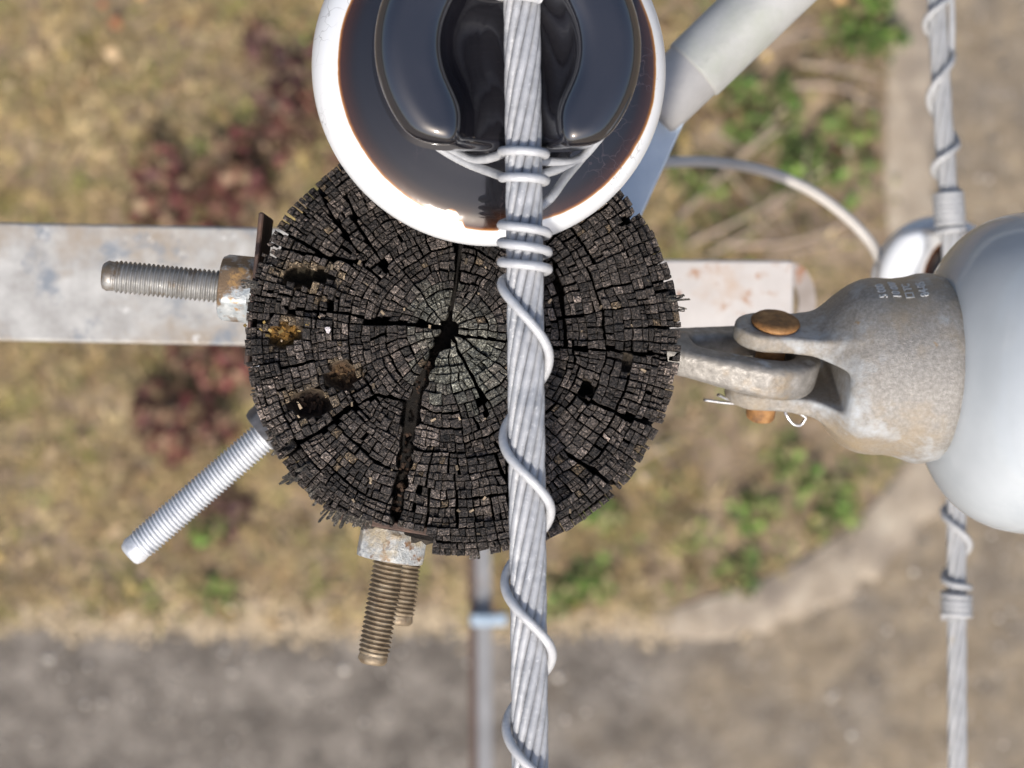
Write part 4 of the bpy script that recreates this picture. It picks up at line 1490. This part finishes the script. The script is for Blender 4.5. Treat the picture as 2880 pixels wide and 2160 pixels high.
def wind(knots, rr, centre, k0=0, n=36):
    """helix: at each knot (photo row) the wire is at the left of the conductor; one turn between knots"""
    out = []
    ks = np.arange(len(knots))
    u = np.linspace(0, len(knots) - 1, n * (len(knots) - 1))
    py = np.interp(u, ks, knots)
    w = np.ones(15) / 15
    pad = np.concatenate([np.full(7, py[0]) + (np.arange(-7, 0) * (py[1] - py[0])), py, py[-1] + np.arange(1, 8) * (py[-1] - py[-2])])
    py = np.convolve(pad, w, 'valid')
    ang = math.pi - 2 * math.pi * u
    for a, p in zip(ang, py):
        c = centre(p)
        out.append(c + rr * np.array((math.cos(a), 0, math.sin(a))))
    return np.array(out)


cen = lambda p: cond_at(py_y(p))
w1 = wind([632, 682, 738, 778, 1236, 1640, 2046, 2460, 2900], RC + RW * 0.97, cen)
# lead-in from the insulator neck behind the conductor
lead = [P(1640, 440, 0.050), P(1590, 500, 0.062), P(1545, 560, 0.071), w1[0] + np.array((0.010, 0.004, -0.006))]
path = np.vstack([catmull(lead, 8)[:-1], w1])
v, q, t = tube(path, RW, 10)
tag(obj('tie_wire', v, [q, np.array(t)], M['tie']), 'pale tie wire spiralling down the main conductor below the insulator', 'tie wire')


def neck_tie(row, rows2, label, flip):
    c = cen(row)
    rr = RC + RW * 0.97
    pts = []
    left = [P(1150, 300, 0.050), P(1195, 380, 0.050), P(1262, 432 + rows2, 0.050), P(1345, 474 + rows2, 0.056)]
    turn = []
    for k in range(25):
        a = math.radians(-100 - 20) - math.radians(400) * k / 24 + math.radians(0)
        turn.append(cen(row - 9 + 18 * k / 24) + rr * np.array((math.cos(a), 0, math.sin(a))))
    right = [P(1590, 475 + rows2, 0.060), P(1640, 440, 0.052), P(1700, 370, 0.050)]
    p = np.vstack([catmull(left, 8), np.array(turn), catmull(right, 8)])
    for _ in range(3):
        p[1:-1] = (p[:-2] + 2 * p[1:-1] + p[2:]) / 4
    v, q, t = tube(p, RW, 10)
    tag(obj('tie_wire', v, [q, np.array(t)], M['tie']), label, 'tie wire')


neck_tie(432, -14, 'tie wire loop tight against the flat end of the black head', 1)
neck_tie(506, 0, 'tie wire loop over the conductor just below the black head', 1)
w3 = wind([-210, -160, -105, -55, -12, 30], RC + RW * 0.97, cen)[:-22]
v, q, t = tube(w3, RW, 10)
tag(obj('tie_wire', v, [q, np.array(t)], M['tie']), 'tie wire turns on the conductor at the very top of the picture', 'tie wire')


# ------------------------------------------------------------------ pin insulators
def pin_insulator(label, base_px, z0, scale, tilt, glaze, chip, mat_head, head_scale=None):
    """porcelain pin insulator: skirt, head with a groove along y, steel pin"""
    o = P(base_px[0], base_px[1], z0)
    e = empty('pin_insulator', o, label, 'insulator')
    T = np.array(Matrix.Rotation(tilt[1], 3, 'Y') @ Matrix.Rotation(tilt[0], 3, 'X'))
    k = scale
    prof = np.array([(26, 34), (27, 31), (28, 26), (30.5, 20), (36, 17.2), (44, 15.6), (52, 14.2), (58, 13.0), (62, 11.8), (65.5, 9.9), (68.4, 7.0), (70.4, 3.2), (71.4, -1),
                     (71.2, -5), (69.5, -8.5), (66.5, -10.3), (63, -9.8), (58, -6), (46, -3), (30, -2), (14, -2)]) * 1e-3 * k
    # finer profile
    pf = catmull(np.column_stack([prof, 0 * prof[:, 0]]), 6)[:, :2]
    v, q = lathe(pf, (0, 0, 0), (0, 0, 1), 160, (1, 0, 0))
    v = v @ T.T + o
    gm = mat_glaze('glazed porcelain', glaze[0], glaze[1], glaze[2], chip)
    obj('skirt', v, q, gm, e)

    kh = k
    k = head_scale or k

    def f(p):
        x, y, z = p[:, 0] / k * 1e3, p[:, 1] / k * 1e3, p[:, 2] / k * 1e3
        rad = np.hypot(x, y) - 50.5
        # rounded cylinder
        zz_ = np.abs(z - 51 + 0.0012 * (np.hypot(x, y) - 38) ** 2) - 17.5
        rr = 9.0
        a = np.maximum(rad + rr, 0); b = np.maximum(zz_ + rr, 0)
        d = np.hypot(a, b) + np.minimum(np.maximum(rad + rr, zz_ + rr), 0) - rr
        d = smax(d, np.abs(y) - 37.5, 7.0)
        el = (np.sqrt((x / 26.5) ** 2 + (y / 29.5) ** 2 + ((z - 71) / 26) ** 2) - 1) * 26
        gv_ = (np.sqrt((x / 19) ** 2 + ((z - 72) / 26.5) ** 2) - 1) * 19
        d = smax(d, -smin(el, gv_, 5.0), 6.0)
        neck = np.maximum(np.hypot(x, y) - 27, np.abs(z - 30) - 12)
        return smin(d, neck, 4.0)
    v, q = surface_nets(f, np.array((-58, -45, 16)) * 1e-3 * k, np.array((58, 45, 74)) * 1e-3 * k, 1.5e-3 * k)
    v = v @ T.T + o
    obj('head', v, q, mat_head, e)
    k = kh
    # strap that ties the pin to the pole
    if z0 > 0:
        by = (PC[1] + PR - 0.004 - o[1]); 
        for zz_ in (-0.10, -0.19):
            v, q, t = bevel_box(o + np.array((-0.008, by / 2, zz_)), np.array((1.0, 0, 0)), np.array((0, 1.0, 0)), np.array((0, 0, 1.0)), 0.020, abs(by) / 2 + 0.016, 0.004, 0.001)
            obj('strap', v, [np.array(q), np.array(t)], M['galv'], e, False)
    pp = np.array([(0, 0, 0.0), (0, 0, -0.02 * k), (0, 0, -0.16 * k), (0, 0, -0.24 * k)])
    v, q, t = tube(pp @ T.T + o, np.array((0.011, 0.011, 0.011, 0.013)) * k, 16)
    obj('steel_pin', v, [q, np.array(t)], M['galv'], e)
    return e


m_, nt_, b_ = new_mat('black brown glaze')
n_ = noise(nt_, 40, 4)
r_ = ramp(nt_, n_.outputs['Fac'], [(0.3, (0.008, 0.008, 0.011)), (0.7, (0.013, 0.012, 0.015))])
nt_.links.new(r_.outputs['Color'], b_.inputs['Base Color'])
b_.inputs['Roughness'].default_value = 0.12
b_.inputs['IOR'].default_value = 2.05
nb_ = noise(nt_, 30, 3)
bump(nt_, b_, nb_.outputs['Fac'], 0.0004, 0.10)
nr_ = noise(nt_, 200, 5, 0.7)
rr2_ = ramp(nt_, nr_.outputs['Fac'], [(0.45, 0.05), (0.85, 0.16)])
nt_.links.new(rr2_.outputs['Color'], b_.inputs['Roughness'])
M['glaze_head'] = m_

pin_insulator('large white rimmed insulator with shiny black grooved head at the top', (1380, 190), 0.027, 1.0, (0.0, math.radians(7.0)),
              (0.0032, -0.0009, 0.0630), [(-0.0155, -0.0602, 0.0034, 0.0030), (-0.0035, -0.0652, 0.0085, -0.0022)], M['glaze_head'])

# far conductor and its small white insulator
zf = -0.60
fpts = np.array([P(2622, -420, zf + 0.0), P(2635, 0, zf), P(2652, 338, zf), P(2662, 482, zf), P(2672, 620, zf), P(2684, 900, zf), P(2690, 1500, zf), P(2693, 2160, zf), P(2700, 3300, zf - 0.02), P(2710, 6000, zf - 0.06)])
fpts = np.vstack([P(2580, -4000, zf - 0.05), fpts])
RF = 27.5 / S(zf)
conductor('blurred thinner grey conductor down the right side, behind the white disc', fpts, RF, 7, M['alu_far'], 0.15, 1, seg=6, step=0.008)


def fcen(p):
    s = S(zf)
    yy = (1080.0 - p) / s
    o_ = np.argsort(fpts[:, 1])
    return np.array((np.interp(yy, fpts[o_, 1], fpts[o_, 0]), yy, H + zf))


RWF = 0.0021


def wind_rev(knots, rr, centre):
    """as wind() but turning the other way (front pass runs from the right down to the left)"""
    p = wind(knots, rr, lambda r: np.zeros(3))
    u = np.linspace(0, len(knots) - 1, len(p))
    py = np.interp(u, np.arange(len(knots)), knots)
    c = np.array([centre(r) for r in py])
    return c + p * np.array((-1, 1, 1))


a1 = wind_rev([-420, -200, -20, 150, 400, 545, 560, 572, 584, 596, 608, 622, 640, 668], RF + RWF, fcen)
v, q, t = tube(a1, RWF, 8)
tag(obj('tie_wire', v, [q, np.array(t)], M['alu_far']), 'blurred tie wire wound round the far conductor above the small insulator', 'tie wire')
a2 = wind([1330, 1440, 1635, 1672, 1690, 1705, 1722, 1738], RF + RWF, fcen)
v, q, t = tube(a2, RWF, 8)
tag(obj('tie_wire', v, [q, np.array(t)], M['alu_far']), 'blurred tie wire knot on the far conductor below the white disc', 'tie wire')
tl = catmull([fcen(-500) + np.array((0.0095, 0, 0.004)), fcen(-100) + np.array((0.0088, 0, 0.004)), fcen(60) + np.array((0.0085, 0, 0.004)), fcen(150) + np.array((0.0075, 0, 0.003))], 6)
v, q, t = tube(tl, RWF, 8)
tag(obj('tie_wire', v, [q, np.array(t)], M['alu_far']), 'straight tie wire end lying along the far conductor at the top right', 'tie wire')

pin_insulator('small blurred white insulator under the far conductor, behind the metal cap', (2640, 795), -0.657, 0.64, (0.05, math.radians(-2)),
              (0.011, 0.002, 0.004), None, mat_glaze('dark centred glaze', 0.0110, 0.0, 0.0300, None), 0.95)


# ------------------------------------------------------------------ disc insulator on its clevis
def disc_insulator():
    C = P(2163, 1018, -0.10)
    a = np.array((1.0, -0.040, -0.13)); a /= np.linalg.norm(a)
    p = np.array((0.12, 0.88, 0.46)); p -= a * a.dot(p); p /= np.linalg.norm(p)
    w = np.cross(a, p)
    B = np.stack([a, p, w], 0)                       # rows: local axes in world

    def W(v):
        return np.asarray(v) * 1e-3 @ B + C
    e = empty('disc_insulator', C, 'pale grey porcelain disc with cast clevis cap at the right edge', 'insulator')
    ub = np.array([14, 20, 26, 32, 38, 46, 55, 62, 68, 74, 79, 83, 85.5])
    rb = np.array([8, 17, 26, 33.5, 38, 40.2, 40.3, 41.5, 43.3, 43.2, 41.3, 37.5, 33])

    pfb = catmull(np.column_stack([ub, rb, 0 * ub]), 10)
    ubf, rbf = pfb[:, 0], pfb[:, 1]

    def cap(q):
        u, v, w_ = q[:, 0], q[:, 1], q[:, 2]
        r = np.hypot(v, w_)
        # bell
        rp = np.interp(u, ubf, rbf)
        d = r - rp
        d = np.maximum(d * 0.8, np.maximum(u - 85.5, 14 - u))
        # fork cheeks
        for s in (-1, 1):
            du = np.where(u < -5, u + 5, 0)
            pl = np.hypot(du, w_) - (13.2 + np.clip(u - 6, 0, 40) * 0.22)
            pl = np.maximum(pl, u - 42)
            th_ = np.abs(v * s - 14.6 - np.clip(u - 10, 0, 30) * 0.05) - 4.3
            k = smax(pl, th_, 2.2)
            d = smin(d, k, 9.0)
        # the slot between the cheeks stays open
        slot = smax(np.abs(v) - 10.2, u - 30.5, 3.0)
        slot = smax(slot, np.abs(w_) - 60, 1)
        d = smax(d, -slot, 2.0)
        return d
    v, q = surface_nets(cap, (-22, -50, -50), (90, 50, 50), 1.15)
    sc = 0.35 * fbm(v[:, 0] / 6 + v[:, 2] / 9, v[:, 1] / 6, 3)
    v = v + sc[:, None] * (v - np.array((40, 0, 0))) / 45
    capo = obj('clevis_cap', W(v), q, M['cast'], e)

    # raised casting marks near the upper edge of the bell
    lines = [('5 000', 46.5), ('10 000', 52.7), (None, 58.7), ('84-05', 65.0)]
    view = np.array((0, 0, 1.0))
    e2 = view - a * a.dot(view); e2 /= np.linalg.norm(e2)          # towards the camera
    e1 = np.cross(e2, a); e1 = e1 if e1[1] > 0 else -e1             # up in the picture
    size = 5.2

    def wrap(xy, ub_):
        """text x runs up round the bell, text y runs towards the fork"""
        uu = ub_ - xy[:, 1]
        rr0 = np.interp(uu, ubf, rbf)
        r_out = rr0 - 0.02 + xy[:, 2]
        ph = math.radians(49) + xy[:, 0] / 41.0
        return C + (uu[:, None] * a + r_out[:, None] * (np.sin(ph)[:, None] * e1 + np.cos(ph)[:, None] * e2)) * 1e-3
    dg = bpy.context.evaluated_depsgraph_get()
    for txt, ul in lines:
        body = txt if txt else 'TC'
        cu = bpy.data.curves.new('marking', 'FONT')
        cu.body = body; cu.size = size; cu.extrude = 0.45; cu.offset = 0.06; cu.space_character = 1.0; cu.resolution_u = 4
        to = bpy.data.objects.new('marking', cu); COL.objects.link(to)
        bpy.context.view_layer.update()
        dg = bpy.context.evaluated_depsgraph_get()
        me = to.evaluated_get(dg).to_mesh()
        vv = np.array([x.co[:] for x in me.vertices]); ff = [list(pg.vertices) for pg in me.polygons]
        to.evaluated_get(dg).to_mesh_clear()
        bpy.data.objects.remove(to); bpy.data.curves.remove(cu)
        if txt is None:
            vv[:, 0] += 5.6
        vv[:, 1] += -0.0
        t3 = np.array([x for x in ff if len(x) == 3]); q4 = np.array([x for x in ff if len(x) == 4])
        obj('marking', wrap(vv, ul), [x for x in (t3, q4) if len(x)], M['text'], capo, False)
    # the little square mark
    ac = Acc()
    for (x0, x1, y0, y1) in ((0.2, 4.2, 0, 0.55), (0.2, 4.2, 3.2, 3.75), (0.2, 0.75, 0.55, 3.2), (3.65, 4.2, 0.55, 3.2)):
        g_ = np.array([(x, y, z) for x in (x0, x1) for y in (y0, y1) for z in (-0.3, 0.3)])
        ac.add(wrap(g_, 58.7), [(0, 1, 3, 2), (4, 6, 7, 5), (0, 4, 5, 1), (2, 3, 7, 6), (1, 5, 7, 3), (0, 2, 6, 4)])
    ac.build('marking', M['text'], capo, False)

    # porcelain shell
    pr = np.array([(30, 74), (38, 77.5), (44, 79), (50, 82), (57, 86.5), (63, 92), (68, 99), (71.8, 108), (73.8, 118), (74.2, 127), (73, 134), (70, 138), (66, 138.5), (62, 134), (56, 124), (50, 126), (44, 122), (30, 112), (12, 110)], float)
    pf = catmull(np.column_stack([pr, 0 * pr[:, 0]]), 6)[:, :2]
    v, q = lathe(pf * 1e-3, C, a, 128)
    obj('porcelain_shell', v, q, M['disc'], e)
    v, q = lathe(np.array([(30, 84), (39.5, 84.5), (41.0, 86.5), (40.5, 89.5), (30, 91)]) * 1e-3, C, a, 72)
    v = v + (np.stack([vn(v[:, 1] * 400, v[:, 2] * 400, k) for k in (1, 2, 3)], 1)) * 0.0007
    obj('cement_joint', v, q, M['cement'], e)
    v, q, t = tube(np.array([C + a * 0.11, C + a * 0.20]), 0.009, 20)
    obj('steel_pin', v, [q, np.array(t)], M['galv'], e)

    # clevis pin with head, and split pin
    pin = empty('clevis_pin', W((0.0, -18.5, 0)), 'rusty orange clevis pin with a round flat head', 'pin')
    th = 48
    v, q = lathe(np.array([(0.1, 22.6), (6, 22.5), (9.6, 21.9), (10.9, 20.9), (11.1, 19.9), (10.6, 19.0), (6.9, 18.9)]) * 1e-3, C, p, th)
    obj('head', v + 0.00016 * np.stack([vn(v[:, 0] * 900, v[:, 1] * 900, k) for k in (4, 5, 6)], 1), q, M['rust_pin'], pin)
    v, q = lathe(np.array([(6.7, 20.0), (6.7, 0), (6.7, -27), (6.2, -28.6), (4.9, -29.3), (0.1, -29.4)]) * 1e-3, C, p, 40)
    obj('shank', v + 0.00014 * np.stack([vn(v[:, 0] * 900, v[:, 1] * 900, k) for k in (7, 8, 9)], 1), q, M['rust_pin'], pin)
    sp = empty('split_pin', W((0, -22.6, 0)), 'shiny thin split pin through the tip of the rusty pin', 'split pin')
    L1 = catmull([W(x) for x in [(-27, -21.5, -1.5), (-15, -22.4, -1.0), (0, -22.5, -0.9), (9, -22.4, -0.8), (12, -26.5, 1.5), (15.5, -30.2, 2.5), (19.0, -30.4, 2.5), (21.0, -26.8, 2.0)]], 8)
    v, q, t = tube(L1, 0.00075, 8)
    obj('wire', v, [q, np.array(t)], M['steel_wire'], sp)
    L2 = catmull([W(x) for x in [(-22, -16.2, 3.0), (-14, -20.0, 1.2), (0, -22.4, 0.9), (9, -22.3, 0.8), (13, -24.0, 0.8), (17, -24.6, 1.5), (21.0, -26.8, 2.0)]], 8)
    v, q, t = tube(L2, 0.00075, 8)
    obj('wire', v, [q, np.array(t)], M['steel_wire'], sp)

    # forged eye between pole and clevis
    def eye(q_):
        u, v_, w_ = q_[:, 0], q_[:, 1], q_[:, 2]
        un = -u
        hw = 16.5 - np.clip((un - 4) / 44, 0, 1) ** 1.3 * 11.0          # loop half height narrows towards the pole
        cu_ = np.clip(u, -44, 0)
        rr = np.hypot(u - cu_, w_)
        ring = np.abs(rr - hw * np.where(u > 0, 1, 1)) - 6.2
        thk = np.abs(v_ + 0.5) - (8.2 - np.clip(un / 60, 0, 1) * 2.5)
        d = smax(ring, thk, 4.0)
        sh = smax(np.hypot(v_ + 0.5, w_) - 8.0, np.maximum(u + 40, -u - 130), 2.0)
        return smin(d, sh, 6.0)
    # turned a little in the plane of the pin so that it meets the pole
    th_ = math.radians(-5)
    v, q = surface_nets(eye, (-134, -14, -28), (28, 14, 28), 1.15)
    v = np.stack([v[:, 0] * math.cos(th_) - v[:, 1] * math.sin(th_), v[:, 0] * math.sin(th_) + v[:, 1] * math.cos(th_), v[:, 2]], 1)
    v += (0.25 * vn(v[:, 0] / 5, v[:, 2] / 4, 3))[:, None] * np.array((0, 1, 0.5))
    tag(obj('eye_bolt', W(v), q, M['link'], origin=W((-50, 0, 0))), 'forged grey brown eye joining the pole to the cast clevis', 'eye bolt')


disc_insulator()
